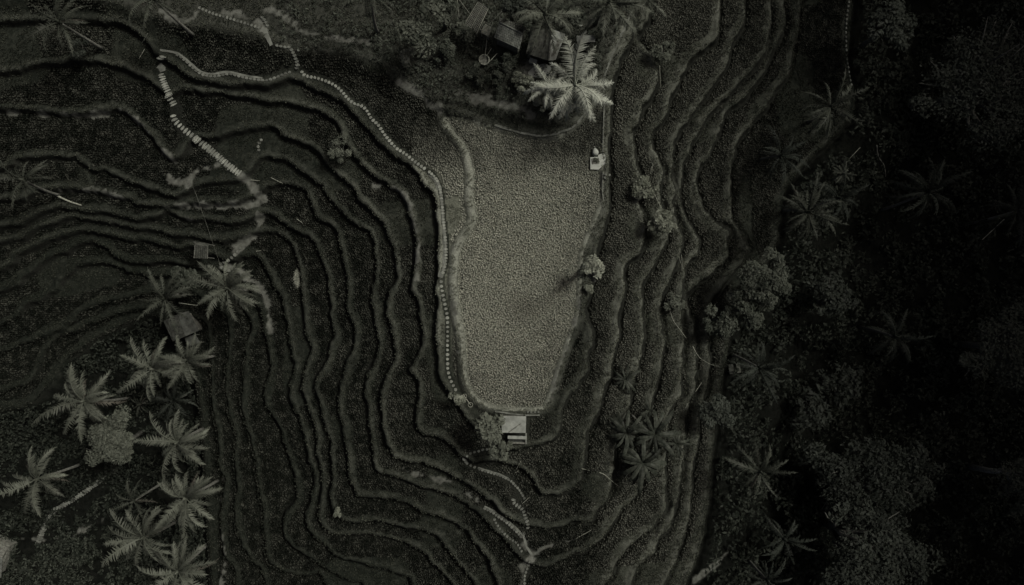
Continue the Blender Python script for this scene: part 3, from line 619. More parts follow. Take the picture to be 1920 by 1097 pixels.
def dome(g, r, hh, k, flat=.6, lumpy=.25):
    a = g.random(k) * 6.283; q = np.sqrt(g.random(k)) * .92
    lob = 1 + lumpy * np.sin(a * 3 + g.random() * 6) + lumpy * .6 * np.sin(a * 5 + g.random() * 6)
    x = np.cos(a) * q * r * lob; y = np.sin(a) * q * r * lob
    z = hh * (np.sqrt(np.clip(1 - q * q, 0, 1)) * flat + g.normal(0, .10, k))
    return np.stack([x, y, z], 1)

def tree(name, label, cat, u, v, r, h, mat='leaf_mid', bark='bark', tone=.45, dens=1.0, leaf=.22, clump=.30, sparse=0.0, seed=0, group=None, limbs=9, sq=1.0, rot=0.0):
    """broadleaf tree or shrub: crown centre seen at u, v with radius r (plan units), crown base h metres up"""
    g = np.random.default_rng(1000 + seed); p = at(u, v, h); k = (H - p.z - h) / 1280; rw = r * k
    e = empty(name, p); tag(e, label, cat, group)
    k_n = max(7, int(18 * (rw / 2.0) ** 1.2 * (1 - .5 * sparse)))
    C = dome(g, rw * .84, min(rw * .9, 3.2), k_n)
    C[:, 1] *= sq; ca, sa = math.cos(rot), math.sin(rot); C[:, :2] = C[:, :2] @ np.array([[ca, sa], [-sa, ca]])
    C[:, 2] += h
    mb = MB(); th = max(.05, .035 * (h + rw)); lean = g.normal(0, .12, 2) * h
    mb.tube([(0, 0, -.3), (lean[0] * .4, lean[1] * .4, h * .5), (lean[0], lean[1], h)], [th, th * .8, th * .65], 7)
    for i in range(min(limbs, k_n)):
        c = C[i * k_n // min(limbs, k_n)]; s = Vector((lean[0], lean[1], h * g.uniform(.7, 1)))
        m1 = s.lerp(Vector(c), .5) + Vector(g.normal(0, .12, 3) * rw * .4)
        mb.tube([s, m1, Vector(c)], [th * .5, th * .32, th * .12], 5)
        for q in range(2):
            c2 = Vector(c) + Vector(g.normal(0, .3, 3) * rw * .5)
            mb.tube([m1, m1.lerp(c2, .6) + Vector(g.normal(0, .1, 3)), c2], [th * .25, th * .15, th * .06], 4)
    mb.build('trunk', M[bark], e, True)
    n = int(260 * dens * rw * rw / (leaf / .22) ** 2); n = max(60, min(n, 9000))
    Rc = np.full(k_n, rw * clump) * g.uniform(.45, 1.4, k_n)
    V, F4, T = leaf_cloud(C, Rc, n, leaf, 2000 + seed, tone)
    link('crown', mesh_np('crown', V, F4, False, dict(tone=T)), M[mat], e)
    return e

# coconut palm: frond meshes shared by all palms of one colour
def frond_mesh(seed, elev, droop, n=40, width=.20, gap=.3):
    g = random.Random(seed); mb = MB(); N = 12
    pts = []
    x = z = 0.0; ang = elev; sway = g.uniform(-.45, .45); y = 0.0
    for i in range(N + 1):
        pts.append(Vector((x, y, z))); t = i / N
        x += math.cos(ang) / N; z += math.sin(ang) / N; y += sway * t / N * 1.2; ang -= droop / N * (.5 + t)
    mb.tube(pts, [.016 * (1 - .85 * i / N) + .002 for i in range(N + 1)], 4)
    def pos(t):
        f = min(t * N, N - 1e-4); i = int(f); return pts[i].lerp(pts[i + 1], f - i), (pts[i + 1] - pts[i]).normalized()
    for i in range(n):
        t = .14 + .86 * (i + .5) / n; p, d = pos(t)
        side = d.cross(Vector((0, 0, 1))).normalized(); upv = side.cross(d)
        w = width * (math.sin(math.pi * min(1, .12 + t * .90)) ** .6) * (1 if t < .8 else (1.15 - (t - .8) * 2.6))
        for s in (-1, 1):
            if g.random() < gap * .25: continue
            ww = w * g.uniform(.62, 1.18); fw = .45 + .9 * t
            tip = p + (side * s * math.cos(.35) + d * fw * .8 - Vector((0, 0, 1)) * g.uniform(.2, 1.1)).normalized() * ww
            hw = d * (.5 / n) * .8
            mid = p.lerp(tip, .5) + upv * ww * .08
            mb.v += [tuple(p - hw), tuple(mid - hw * .9), tuple(tip), tuple(mid + hw * .9), tuple(p + hw)]
            b0 = len(mb.v) - 5
            mb.f.append((b0, b0 + 1, b0 + 3, b0 + 4)); mb.f.append((b0 + 1, b0 + 2, b0 + 3))
    return mb
FR = {}
SPEC = [(1.05, 1.7), (.85, 1.9), (.55, 1.5), (.5, 2.1), (.25, 1.4), (.15, 1.9), (-.05, 1.5), (-.35, 1.2)]
def frond(mat, i):
    if (mat, i) not in FR:
        w = .20 if mat == 'frond_pale' else (.17 if mat == 'frond_olive' else .13)
        me_ = frond_mesh(i * 7 + len(mat), *SPEC[i], width=w, gap=.5 if mat in ('frond_pale', 'frond_olive') else .9).mesh('frond'); me_.materials.append(M[mat]); FR[(mat, i)] = me_
    return FR[(mat, i)]
def palm(label, u, v, r, h, mat='frond_mid', n=17, seed=0, group=None, lean=(0, 0), skip=(), name='coconut_palm'):
    g = random.Random(500 + seed); p = at(u, v, h); lean = (g.uniform(-1, 1) * .16 * h, g.uniform(-1, 1) * .16 * h); rw = r * (H - p.z - h) / 1280
    base = Vector((p.x - lean[0], p.y - lean[1], 0)); base.z = gz(base.x, base.y)
    e = empty(name, base); tag(e, label, 'palm', group)
    top = Vector((lean[0], lean[1], p.z + h - base.z))
    mb = MB(); pts = [Vector((0, 0, -.3))] + [Vector((lean[0] * t ** 1.6, lean[1] * t ** 1.6, top.z * t)) for t in (.15, .4, .65, .85, 1.0)]
    th = .12 + .008 * h; mb.tube(pts, [th * 1.5, th * 1.1, th, th * .9, th * .85, th * .8], 8)
    mb.build('trunk', M['palm_trunk'], e, True)
    hb = MB(); hb.tube([top + Vector((0, 0, -.3)), top + Vector((0, 0, .2)), top + Vector((0, 0, .6)), top + Vector((.05, 0, 1.2)) * 1.0], [th, th * 1.5, th * 1.0, .02], 7)
    hb.build('crown_heart', M[mat], e, True)
    n = int(n * 1.3)
    for i in range(n):
        tier = i / n; k = min(7, int(tier * 8)); a = i * 2.39996 + g.uniform(-.42, .42) + seed
        L = rw * (1.25 if k < 2 else 1.12 if k < 4 else 1.0) * g.uniform(.72, 1.14)
        o = link('frond', frond('frond_dead' if (i >= n - 2 and mat in ('frond_olive', 'frond_mid') and g.random() < .7) else mat, k), None, e); o.location = top + Vector((math.cos(a) * .08, math.sin(a) * .08, .25 - tier * .3))
        o.rotation_euler = (g.uniform(-.45, .45), g.uniform(-.22, .22), a); o.scale = (L, L * g.choice((-1, 1)) * g.uniform(.85, 1.15), L)
    return e

GROVE = 'coconut palms of the lower left grove'
palm('olive coconut palm with pale fronds over the earth track beside the gully', 425, 540, 62, 7, 'frond_olive', 20, 1)
palm('darker coconut palm left of the slanted grey hut roof', 308, 560, 58, 8, 'frond_mid', 14, 2)
palm('spread coconut palm below the slanted hut, left one of a touching pair', 282, 692, 64, 9, 'frond_olive', 15, 3, GROVE)
palm('compact coconut palm touching the terraces, the right one of a pair below the hut', 350, 676, 54, 8, 'frond_olive', 16, 4, GROVE)
palm('broad bushy coconut palm leftmost above the round tree in the grove', 157, 752, 68, 9, 'frond_olive', 20, 5, GROVE)
palm('bright coconut palm right of the round dense tree in the grove', 332, 830, 60, 9, 'frond_olive', 19, 6, GROVE)
palm('coconut palm standing left of the grove stair', 70, 898, 64, 9, 'frond_olive', 16, 7, GROVE)
palm('dense pale coconut palm nearest the terrace edge in the grove', 347, 934, 66, 10, 'frond_olive', 22, 8, GROVE)
palm('large coconut palm with loose wide fronds near the bottom of the grove', 268, 1008, 72, 10, 'frond_olive', 17, 9, GROVE)
palm('coconut palm cut by the bottom edge of the picture in the grove', 333, 1072, 66, 9, 'frond_olive', 18, 10, GROVE)
palm('dim small palm half hidden between the stair and the pale grove palms', 250, 940, 44, 6, 'frond_mid', 10, 11)
palm('little rosette palm under the two touching grove palms', 262, 758, 20, 1.5, 'frond_mid', 10, 12)
palm('dark feathery palm under the touching pair in the grove', 322, 752, 44, 4, 'frond_dark', 12, 13)
palm('dark coconut palm in the field at the upper left corner', 112, 42, 64, 8, 'frond_mid', 15, 14)
palm('coconut palm cut by the top edge above the upper stair', 288, -2, 56, 8, 'frond_mid', 14, 15)
palm('dark spidery palm at the left edge among the terraces', 45, 338, 54, 7, 'frond_mid', 11, 16)
palm('palm with hanging pale fronds at the top edge left of the house yard', 695, -14, 62, 9, 'frond_mid', 15, 17)
palm('tall palm with thin dark fronds over the house roofs', 1022, 28, 72, 11, 'frond_olive', 15, 18)
palm('palm with thin pale midribs over the top of the canal wall', 1142, 6, 70, 10, 'frond_olive', 17, 19)
palm('palm at the top edge just right of the canal wall', 1207, -4, 56, 9, 'frond_olive', 15, 20)
palm('brightest pale palm with broad fronds at the corner of the house yard', 1078, 160, 80, 4.5, 'frond_pale', 18, 21)
palm('small pale palm overlapping the brightest palm on its left', 1030, 166, 46, 4.2, 'frond_pale', 10, 41)
palm('dark palm beside the end of the dotted stone line on the right', 1556, 200, 62, 9, 'frond_mid', 14, 22)
palm('dim palm shadowed behind the brighter palm on the right rim', 1572, 372, 56, 7, 'frond_dark', 13, 23)
palm('full round palm on the rim of the right valley', 1515, 398, 64, 9, 'frond_mid', 20, 24)
palm('tiny bright rosette palm on the rim of the right valley', 1581, 326, 19, 3, 'frond_olive', 16, 25)
palm('dark palm shape in place of a palm shadow on the upper right slope', 1462, 292, 52, 5, 'frond_dark', 15, 26)  # added where a palm's cast shadow would lie
palm('large dark palm alone in the right jungle', 1748, 358, 66, 10, 'frond_dark', 17, 27)
palm('dark palm cut by the right edge of the picture', 1908, 395, 60, 9, 'frond_dark', 14, 28)
palm('faint palm in the middle of the right jungle', 1680, 632, 60, 9, 'frond_dark', 12, 29)
palm('dark palm right of the lower right terraces', 1424, 690, 60, 8, 'frond_dark', 14, 30)
palm('dark palm with straight fronds beside the lower right terraces', 1425, 884, 64, 9, 'frond_mid', 13, 31)
palm('dark palm near the bottom of the right jungle left of the large tree', 1472, 1012, 54, 8, 'frond_dark', 13, 32)
palm('palm cut by the bottom edge at the lower right', 1440, 1090, 50, 8, 'frond_dark', 12, 33)

tree('round_tree', 'dense round grey-green tree in the middle of the palm grove', 'tree', 215, 828, 52, 7, 'leaf_mid', tone=.55, dens=1.6, leaf=.16, clump=.26, seed=1)
tree('twiggy_tree', 'leaning pale-trunked tree with thin foliage at the left of the house yard', 'tree', 782, 78, 42, 5, 'leaf_mid', 'bark_pale', .35, .55, .20, .34, .4, 2, limbs=12)
tree('twiggy_tree', 'pale tufts of foliage at the foot of the leaning yard tree', 'tree', 765, 112, 18, 2.5, 'leaf_pale', 'bark_pale', .30, .8, .18, .4, .2, 3)
tree('yard_tree', 'small leafy tree cut by the top edge left of the lattice deck', 'tree', 825, 18, 34, 6, 'leaf_mid', tone=.40, dens=.8, seed=4)
tree('yard_tree', 'dark tree at the top edge above the grey shingle roof', 'tree', 962, 2, 34, 7, 'leaf_dark', tone=.55, dens=1.0, seed=5)
tree('hut_tree', 'grey-green tree overhanging the left side of the small pale hut', 'tree', 918, 800, 40, 3, 'leaf_mid', 'bark_pale', .85, .9, .24, .22, 0, 6, sq=.62, rot=-.75)
tree('hut_tree', 'foliage spray hanging below the small pale hut', 'tree', 938, 842, 24, 2, 'leaf_mid', 'bark_pale', .72, .9, .22, .26, 0, 7)
tree('shrub', 'small pale leafed shrub beside the lower end of the stone path', 'shrub', 855, 748, 17, 1.5, 'leaf_pale', tone=.24, dens=1.0, leaf=.18, seed=8)
tree('slender_tree', 'bright round-topped slender tree on the right dyke of the central field', 'tree', 1112, 499, 22, 10.5, 'leaf_pale', tone=.42, dens=1.2, leaf=.20, clump=.42, seed=9)
tree('shrub', 'grey bush at the foot of the slender tree on the dyke', 'shrub', 1101, 508, 15, 3.5, 'leaf_mid', tone=.6, dens=1.1, leaf=.2, clump=.42, seed=59)
tree('shrub', 'tiny shrub just below the slender tree on the dyke', 'shrub', 1103, 541, 9, .6, 'leaf_pale', tone=.22, dens=2, leaf=.12, clump=.4, seed=10)
tree('shrub', 'leafy grey-green bush among poles on the right terraces', 'shrub', 1240, 424, 30, 2, 'leaf_pale', tone=.11, dens=1.1, leaf=.20, seed=11)
tree('shrub', 'loose grey-green bush above the leafy one on the right terraces', 'shrub', 1206, 354, 26, 1.6, 'leaf_pale', tone=.10, dens=1.0, leaf=.18, seed=12)
tree('shrub', 'small round-leafed tree beside the top of the right terraces', 'shrub', 1244, 96, 22, 2, 'leaf_mid', tone=.55, dens=1.0, leaf=.24, seed=13)
tree('shrub', 'pale spiky shrub under the brightest palm in the yard corner', 'shrub', 1016, 188, 22, 1.5, 'leaf_pale', tone=.34, dens=.9, leaf=.20, seed=14)
tree('shrub', 'pale shrub left of the brightest palm at the edge of the patio', 'shrub', 985, 160, 20, 1.2, 'leaf_pale', tone=.26, dens=.8, leaf=.18, seed=15)
tree('shrub', 'feathery grey shrub on the terrace left of the stone path', 'shrub', 640, 283, 24, 1.2, 'leaf_mid', tone=.55, dens=.9, leaf=.14, seed=16)
tree('shrub', 'low shrub on the right terraces beside the curved bamboo pole', 'shrub', 1262, 565, 20, 1.2, 'leaf_mid', tone=.45, dens=.9, seed=17)
tree('shrub', 'tiny yellowish bush at the corner of a lower left terrace', 'shrub', 635, 961, 9, .5, 'leaf_pale', tone=.16, dens=2, leaf=.13, clump=.4, seed=18)
tree('shrub', 'round dark shrub in the palm beside the upper left field', 'shrub', 150, 90, 20, 2, 'leaf_dark', tone=.55, dens=1.2, seed=19)
tree('shrub', 'mossy shrub at the left foot of the grey palm beside the hut track', 'shrub', 352, 520, 28, 2, 'leaf_mid', tone=.25, dens=.8, seed=20)
tree('rim_tree', 'broad grey-green tree on the rim of the right valley', 'tree', 1430, 530, 56, 6, 'leaf_mid', tone=.36, dens=.9, leaf=.17, clump=.24, seed=21)
tree('rim_tree', 'leafy grey tree below left of the broad rim tree', 'tree', 1348, 600, 38, 4, 'leaf_mid', tone=.25, dens=.9, leaf=.20, seed=22)
tree('rim_tree', 'middle leafy tree between the two rim trees on the right', 'tree', 1402, 585, 40, 5, 'leaf_mid', tone=.25, dens=.9, leaf=.19, seed=23)
tree('rim_tree', 'dim round tree beside the lower right terraces', 'tree', 1345, 772, 34, 4, 'leaf_dark', tone=.75, dens=1.0, leaf=.2, seed=24)
tree('jungle_tree', 'large spreading tree with bare branches at the upper right corner', 'tree', 1840, 150, 125, 11, 'leaf_dark', 'bark', .55, .30, .20, .2, .3, 25, limbs=24)
tree('jungle_tree', 'huge round tree at the lower right, palest of the jungle', 'tree', 1625, 912, 130, 10, 'leaf_dark', tone=.32, dens=.6, leaf=.25, clump=.16, seed=26, limbs=14)
tree('jungle_tree', 'pale-topped tree at the bottom right below the huge round one', 'tree', 1630, 1040, 105, 13, 'leaf_dark', tone=.55, dens=.65, leaf=.24, clump=.2, seed=27, limbs=14)
tree('jungle_tree', 'dark crown at the right edge halfway down', 'tree', 1885, 655, 85, 10, 'leaf_dark', tone=.60, dens=.7, leaf=.2, clump=.22, seed=28)
tree('jungle_tree', 'dark crown with forked pale branch at the right edge near the bottom', 'tree', 1908, 910, 60, 10, 'leaf_dark', 'bark_pale', .55, .6, .2, .25, .3, 29, limbs=10)
tree('jungle_tree', 'small dim tree right of the dotted stone line', 'tree', 1665, 52, 46, 8, 'leaf_dark', tone=.65, dens=.6, leaf=.24, seed=30)
tree('jungle_tree', 'faint loose crown in the jungle left of the middle palm', 'tree', 1555, 560, 48, 6, 'leaf_dark', tone=.42, dens=.5, leaf=.26, seed=31)
tree('jungle_tree', 'faint big-leafed bush below the middle jungle palm', 'tree', 1575, 715, 44, 5, 'leaf_dark', tone=.42, dens=.4, leaf=.32, seed=32)
tree('jungle_tree', 'dim loose bush between the lower terraces and the huge round tree', 'tree', 1520, 770, 42, 4, 'leaf_dark', tone=.45, dens=.4, leaf=.32, seed=33)

for i, (u, v, r, h, m_, tn_, lab) in enumerate([
    (868, 62, 20, 1.5, 'leaf_mid', .30, 'low bush between the leaning tree and the lattice deck'), (838, 100, 24, 1.2, 'leaf_mid', .22, 'dark low bush in the yard right of the leaning tree'),
    (1003, 20, 30, 4, 'leaf_mid', .25, 'bushy crown at the top edge between the two houses'), (1070, 28, 26, 3, 'leaf_mid', .30, 'leafy bush above the white sack in the yard'),
    (1066, 112, 16, 1.2, 'leaf_pale', .25, 'pale bush between the patio and the porch stair'), (1050, 140, 18, 1.0, 'leaf_pale', .22, 'pale leafy bush at the right end of the bright patio'),
    (1118, 98, 18, 1.5, 'leaf_mid', .45, 'grey bush between the porch stair and the canal wall'), (1128, 62, 18, 2, 'leaf_mid', .35, 'bush right of the porch beside the canal wall'),
    (945, 118, 18, .8, 'leaf_mid', .25, 'low dark bush below the shingled house'), (968, 150, 16, .8, 'leaf_pale', .12, 'small pale bush left of the patio plants'),
    (930, 152, 16, .6, 'leaf_mid', .20, 'dark weedy bush in the lower middle of the yard'), (892, 142, 20, .6, 'leaf_mid', .20, 'dark weedy bush below the nest seat'),
    (1040, 200, 16, .8, 'leaf_mid', .45, 'grey bush below the brightest palm near the bund')]):
    tree('shrub', lab, 'shrub', u, v, r, h, m_, tone=tn_, dens=1.0, leaf=.18, seed=60 + i, group='bushes of the house yard')

# banana clump
def banana(label, u, v, r, h, n, seed, mat='leaf_blade'):
    g = random.Random(seed); p = at(u, v, h); rw = 1.35 * r * (H - p.z - h) / 1280; e = empty('banana_plant', p); tag(e, label, 'banana plant', 'banana plants below the right terraces')
    mb = MB(); mb.tube([(0, 0, -.2), (0, 0, h * .6), (0, 0, h)], [.16, .13, .10], 7); mb.build('stem', M['palm_trunk'], e, True)
    for i in range(n):
        a = i * 2.4 + g.uniform(-.3, .3); L = rw * g.uniform(.65, 1.3); wd = L * .075; mb = MB(); N = 7; el = g.uniform(.2, 1.0); x = z = 0
        for k in range(N + 1):
            t = k / N; w = wd * math.sin(math.pi * min(1, .06 + .94 * t)) ** .55 if t < 1 else .01
            rag = 1 - .25 * g.random()
            mb.v += [(x, -w * rag, z - w * .25), (x, 0, z), (x, w * (1 - .25 * g.random()), z - w * .25)]
            x += math.cos(el) * L / N; z += math.sin(el) * L / N; el -= .28
        for k in range(N):
            b0 = 3 * k; mb.f += [(b0, b0 + 3, b0 + 4, b0 + 1), (b0 + 1, b0 + 4, b0 + 5, b0 + 2)]
        o = mb.build('leaf', M[mat], e); o.location = (0, 0, h); o.rotation_euler = (g.uniform(-.3, .3), 0, a)
M['leaf_blade'] = noise_mat('banana_leaf', (.018, .02, .013), (.06, .062, .042), 1.5, .45, .2, obj_rand=.4)
for i, (u, v, r, lab) in enumerate([(1205, 868, 46, 'largest banana plant at the bottom of the dark clump below the right terraces'), (1175, 812, 34, 'banana plant at the left of the dark clump below the right terraces'), (1228, 815, 40, 'banana plant at the right of the dark clump below the right terraces'), (1218, 770, 18, 'small pale-leafed banana plant at the top of the dark clump'), (1268, 832, 26, 'banana plant on the outer edge right of the dark clump'), (1172, 712, 24, 'low spiky plant alone on the right terraces above the dark clump')]):
    banana(lab, u, v, r, [3, 2.5, 3, 2, 2, .8][i], [24, 18, 20, 8, 13, 20][i], 40 + i)

# ------------------------------------------------------------------ undergrowth of the valley and the grove
def undergrowth(name, label, mask, n, size, seed, tone, mat):
    g = np.random.default_rng(seed); xs, ys = [], []
    while sum(map(len, xs)) < n:
        x = g.uniform(-80, 84, 20000); y = g.uniform(-47, 47, 20000); q = surface(x, y, True)
        m = mask(q, x, y) & (vnoise(x, y, 2.2, 81) + .4 * vnoise(x, y, .8, 82) > .52) & (q['dirt'] < .3); xs.append(x[m]); ys.append(y[m])
    x = np.concatenate(xs)[:n]; y = np.concatenate(ys)[:n]; z = surface(x, y)
    mound = (np.clip(vnoise(x, y, 2.2, 81) - .3, 0, 1)) * (1.2 if 'yard' in label else 2.4) + np.clip(vnoise(x, y, 7, 83) - .4, 0, 1) * (8 if 'right' in label else 1)
    C = np.stack([x, y, z + .1 + mound * g.uniform(.5, 1, n)], 1)
    V, F4, T = leaf_cloud(C, np.full(n, .25), n, size, seed, tone, up=.6)
    o = link(name, mesh_np(name, V, F4, False, dict(tone=T)), M[mat]); tag(o, label, 'undergrowth', None, 'stuff')
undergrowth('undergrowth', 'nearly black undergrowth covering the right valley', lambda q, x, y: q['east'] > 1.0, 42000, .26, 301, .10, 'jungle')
undergrowth('undergrowth', 'dark undergrowth between the palms of the lower left grove', lambda q, x, y: (q['west'] > .8), 26000, .20, 302, .07, 'jungle')
undergrowth('undergrowth', 'lighter patchy weeds in the bottom left corner', lambda q, x, y: (q['west'] > .8) & (x < -52) & (y < -36), 4500, .18, 304, .40, 'jungle')
undergrowth('undergrowth', 'low weeds and plants in the house yard at the top', lambda q, x, y: (q['yard'] > .6) & (x > -30) & (x < 16), 9000, .16, 303, .45, 'jungle')

# ------------------------------------------------------------------ buildings
def world(pts, z): return [Vector((*P(u, v, z), z)) for u, v in pts]
def slope(mb, quad, th=.08):
    """a roof plane as a slab: four corners in world space"""
    n = (quad[1] - quad[0]).cross(quad[3] - quad[0]).normalized()
    if n.z < 0: n = -n
    b0 = len(mb.v)
    for q in quad: mb.v.append(tuple(q))
    for q in quad: mb.v.append(tuple(q - n * th))
    mb.f += [(b0, b0 + 1, b0 + 2, b0 + 3), (b0 + 7, b0 + 6, b0 + 5, b0 + 4)]
    for i in range(4): j = (i + 1) % 4; mb.f.append((b0 + j, b0 + i, b0 + 4 + i, b0 + 4 + j))
def shingles(quad, nu, nv, mat, parent, name='shingle', th=.05):
    """rows of overlapping shingles over a roof plane"""
    a, b_, c, d = quad; nrm = (b_ - a).cross(d - a).normalized()
    if nrm.z < 0: nrm = -nrm
    for j in range(nv):
        for i in range(nu):
            sh = .5 * (j % 2); i0, i1 = max(0, (i - sh)) / nu, min(nu, (i + 1 - sh)) / nu
            if i1 - i0 < .01: continue
            g0, g1 = i0 + .012, i1 - .012; t0, t1 = j / nv, min(1, (j + 1.12) / nv)
            f = lambda s, t: (a.lerp(b_, s)).lerp(d.lerp(c, s), t)
            mb = MB(); q = [f(g0, t0) + nrm * .03, f(g1, t0) + nrm * .03, f(g1, t1) + nrm * (.085 + random.uniform(0, .03)), f(g0, t1) + nrm * (.085 + random.uniform(0, .03))]
            slope(mb, q, th); mb.build(name, mat, parent)
def rel(parent, pts): return [q - parent.location for q in pts]
def walls(mb, base, z0, z1, inset=.88):
    c = sum((Vector(q) for q in base), Vector()) / len(base)
    poly = [((q.x - c.x) * inset + c.x, (q.y - c.y) * inset + c.y) for q in base]
    mb.prism(poly, z0, z1)

# grey shingled house
g0 = at(957, 62); e = empty('shingled_house', g0); tag(e, 'house with grey shingled hipped roof in the yard at the top', 'house')
zr, ze = g0.z + 3.3, g0.z + 2.8
A_, B_, C_, D_ = world([(937, 34), (988, 50)], ze) + world([(974, 92), (926, 70)], ze)
r1, r2 = world([(936, 42), (980, 64)], zr)
A_, B_, C_, D_, r1, r2 = rel(e, [A_, B_, C_, D_, r1, r2])
mb = MB(); walls(mb, [A_, B_, C_, D_], -.3, 2.7, .84); mb.build('wall', M['wood'], e)
rf = MB(); slope(rf, [r1, r2, C_, D_]); slope(rf, [A_, B_, r2, r1]); ro = rf.build('roof', M['shingle'], e)
shingles([r1, r2, C_, D_], 11, 7, M['shingle'], ro); shingles([r2, r1, A_, B_], 11, 3, M['thatch'], ro)
rd = MB(); rd.tube([r1 + Vector((0, 0, .12)), r2 + Vector((0, 0, .12))], .09, 6); rd.build('ridge_cap', M['shingle'], ro)

# pale sheet house with one dark slope
g0 = at(1022, 85); e = empty('sheet_roof_house', g0); tag(e, 'house with pale metal sheets on one slope and a dark covering on the other', 'house')
zr, ze = g0.z + 2.7, g0.z + 2.1
q = rel(e, world([(1034, 54), (1029, 114)], zr)); el = rel(e, world([(998, 56), (986, 100)], ze)); er = rel(e, world([(1060, 64), (1042, 112)], ze))
mb = MB(); walls(mb, [el[0], er[0], er[1], el[1]], -.3, 2.0, .82); mb.build('wall', M['wood'], e)
rf = MB(); slope(rf, [q[0], q[1], el[1], el[0]], .15); rf.build('dark_slope', M['thatch'], e)
rs = MB(); slope(rs, [q[1], q[0], er[0], er[1]], .03); ms = rs.build('sheet_slope', M['wood'], e)
for i in range(8):                                       # corrugated sheets, some grey, some pale
    s0, s1 = i / 8 + .004, (i + 1) / 8 + .01
    for j in range(2):
        t0, t1 = j * .5 - .02 * j, (j + 1) * .5
        f = lambda s, t: (q[0].lerp(q[1], s)).lerp(er[0].lerp(er[1], s), t) + Vector((0, 0, .05 + .02 * (i % 2) + .015 * (1 - j)))
        mb = MB(); slope(mb, [f(s0, t0), f(s1, t0), f(s1, t1), f(s0, t1)], .02)
        mb.build('metal_sheet', M['metal_roof'] if (i * 2 + j) % 3 or i > 4 else M['roof_pale'], ms)
rd = MB(); rd.tube([q[0] + Vector((0, 0, .1)), q[1] + Vector((0, 0, .1))], .12, 6); rd.build('ridge_cap', M['wood'], e)

# small flat roof with a stair below it
g0 = at(1099, 73); e = empty('porch', g0); tag(e, 'small porch with flat pale roof above a short stair in the yard', 'porch')
c = rel(e, world([(1081, 67), (1117, 66), (1116, 79), (1082, 78)], g0.z + 2.3))
mb = MB(); slope(mb, c, .1); ro = mb.build('roof', M['roof_pale'], e)
for cc in c:
    mb = MB(); m_ = Vector(cc) * .9; mb.tube([(m_.x, m_.y, -.2), (m_.x, m_.y, 2.2)], .06, 6); mb.build('post', M['wood'], e)
e = path('yard_stair', 'short stair of grey steps running down from the porch with the flat pale roof', [([(1104, 82), (1104, 92), (1101, 103), (1096, 114)], 4.2, 3.2, 13)])

# patio, water box
mb = MB(); p = at(1013, 133); z0 = p.z
poly = [P(u, v, z0 + .1) for u, v in spline([(990, 138), (998, 128), (1010, 122), (1022, 120), (1034, 127), (1030, 136), (1020, 143), (1004, 145)], 3, True)]
mb.prism(poly, z0 - .5, z0 + .16); tag(mb.build('patio', M['white_concrete']), 'bright bare concrete patio between the sheet roofed house and the brightest palm', None, None, 'structure')
p = at(999, 118); e = empty('storage_box', p, -.35); tag(e, 'small white box beside the bright patio', 'box')
mb = MB(); mb.box((-.24, 0, .35), (.44, .55, .7)); mb.build('body', M['white_concrete'], e); mb = MB(); mb.box((.26, 0, .36), (.44, .55, .72)); mb.build('body', M['white_concrete'], e)
mb = MB(); mb.box((-.24, 0, .73), (.50, .62, .05)); mb.build('lid', M['white_concrete'], e); mb = MB(); mb.box((.27, 0, .75), (.48, .62, .05)); mb.build('lid', M['white_concrete'], e)
p = at(1087, 49); e = empty('sack', p, .3); tag(e, 'small white sack lying among plants above the porch roof', 'sack')
mb = MB(); mb.tube([(-.3, 0, .12), (-.2, 0, .2), (.1, .02, .22), (.28, 0, .15), (.36, 0, .14)], [.06, .2, .22, .1, .05], 9); mb.build('bag', M['white_concrete'], e, True)

# lattice deck, swing platform and nest seat
p = at(894, 32); e = empty('lattice_deck', p); tag(e, 'bamboo lattice deck tilted across the yard at the top', 'deck')
qa = rel(e, world([(896, 4), (915, 17), (894, 62), (872, 43)], p.z + 1.2))
for i in range(9):
    t = i / 8; mb = MB(); mb.tube([qa[0].lerp(qa[1], t), qa[3].lerp(qa[2], t)], .045, 5); mb.build('slat', M['bamboo'] if i % 4 == 0 else M['wood'], e)
for i in range(16):
    t = i / 15; mb = MB(); d = Vector((0, 0, .08)); mb.tube([qa[0].lerp(qa[3], t) + d, qa[1].lerp(qa[2], t) + d], .04, 5); mb.build('slat', M['wood'], e)
for c in qa: mb = MB(); mb.tube([(c.x, c.y, -1.4), (c.x, c.y, c.z)], .06, 6); mb.build('post', M['bamboo'], e)
p = at(913, 65); e = empty('swing_platform', p, -.45); tag(e, 'square bamboo platform with railing and one long pole beside the shingled house', 'platform')
for i in range(7): mb = MB(); mb.tube([(-.55, -.55 + i * .183, 1.5), (.55, -.55 + i * .183, 1.5)], .085, 6); mb.build('slat', M['bamboo'], e)
for sx, sy in ((-.5, -.5), (.5, -.5), (.5, .5), (-.5, .5)): mb = MB(); mb.tube([(sx, sy, -.3), (sx, sy, 2.4)], .05, 6); mb.build('post', M['bamboo'], e)
mb = MB(); mb.tube([(-.6, -.6, 2.3), (-.6, .6, 2.3), (.6, .6, 2.3)], .035, 6); mb.build('rail', M['bamboo'], e)
mb = MB(); mb.tube([(-.1, .5, 1.6), (1.1, 2.6, 3.2)], .05, 6); mb.build('pole', M['bamboo'], e)
p = at(908, 115); e = empty('nest_seat', p); tag(e, 'round woven nest seat hung with poles below the bamboo platform', 'seat')
mb = MB(); n = 18
for rr, zz in ((.25, .25), (.55, .30), (.72, .5), (.74, .62), (.66, .62), (.5, .42), (.2, .36)):
    for i in range(n): a = 6.283 * i / n; mb.v.append((rr * math.cos(a), rr * math.sin(a), zz + random.uniform(-.02, .02)))
for l in range(6):
    for i in range(n): j = (i + 1) % n; mb.f.append((l * n + i, l * n + j, (l + 1) * n + j, (l + 1) * n + i))
mb.f.append(tuple(reversed(range(n)))); mb.f.append(tuple(6 * n + i for i in range(n))); mb.build('basket', M['wood'], e, True)
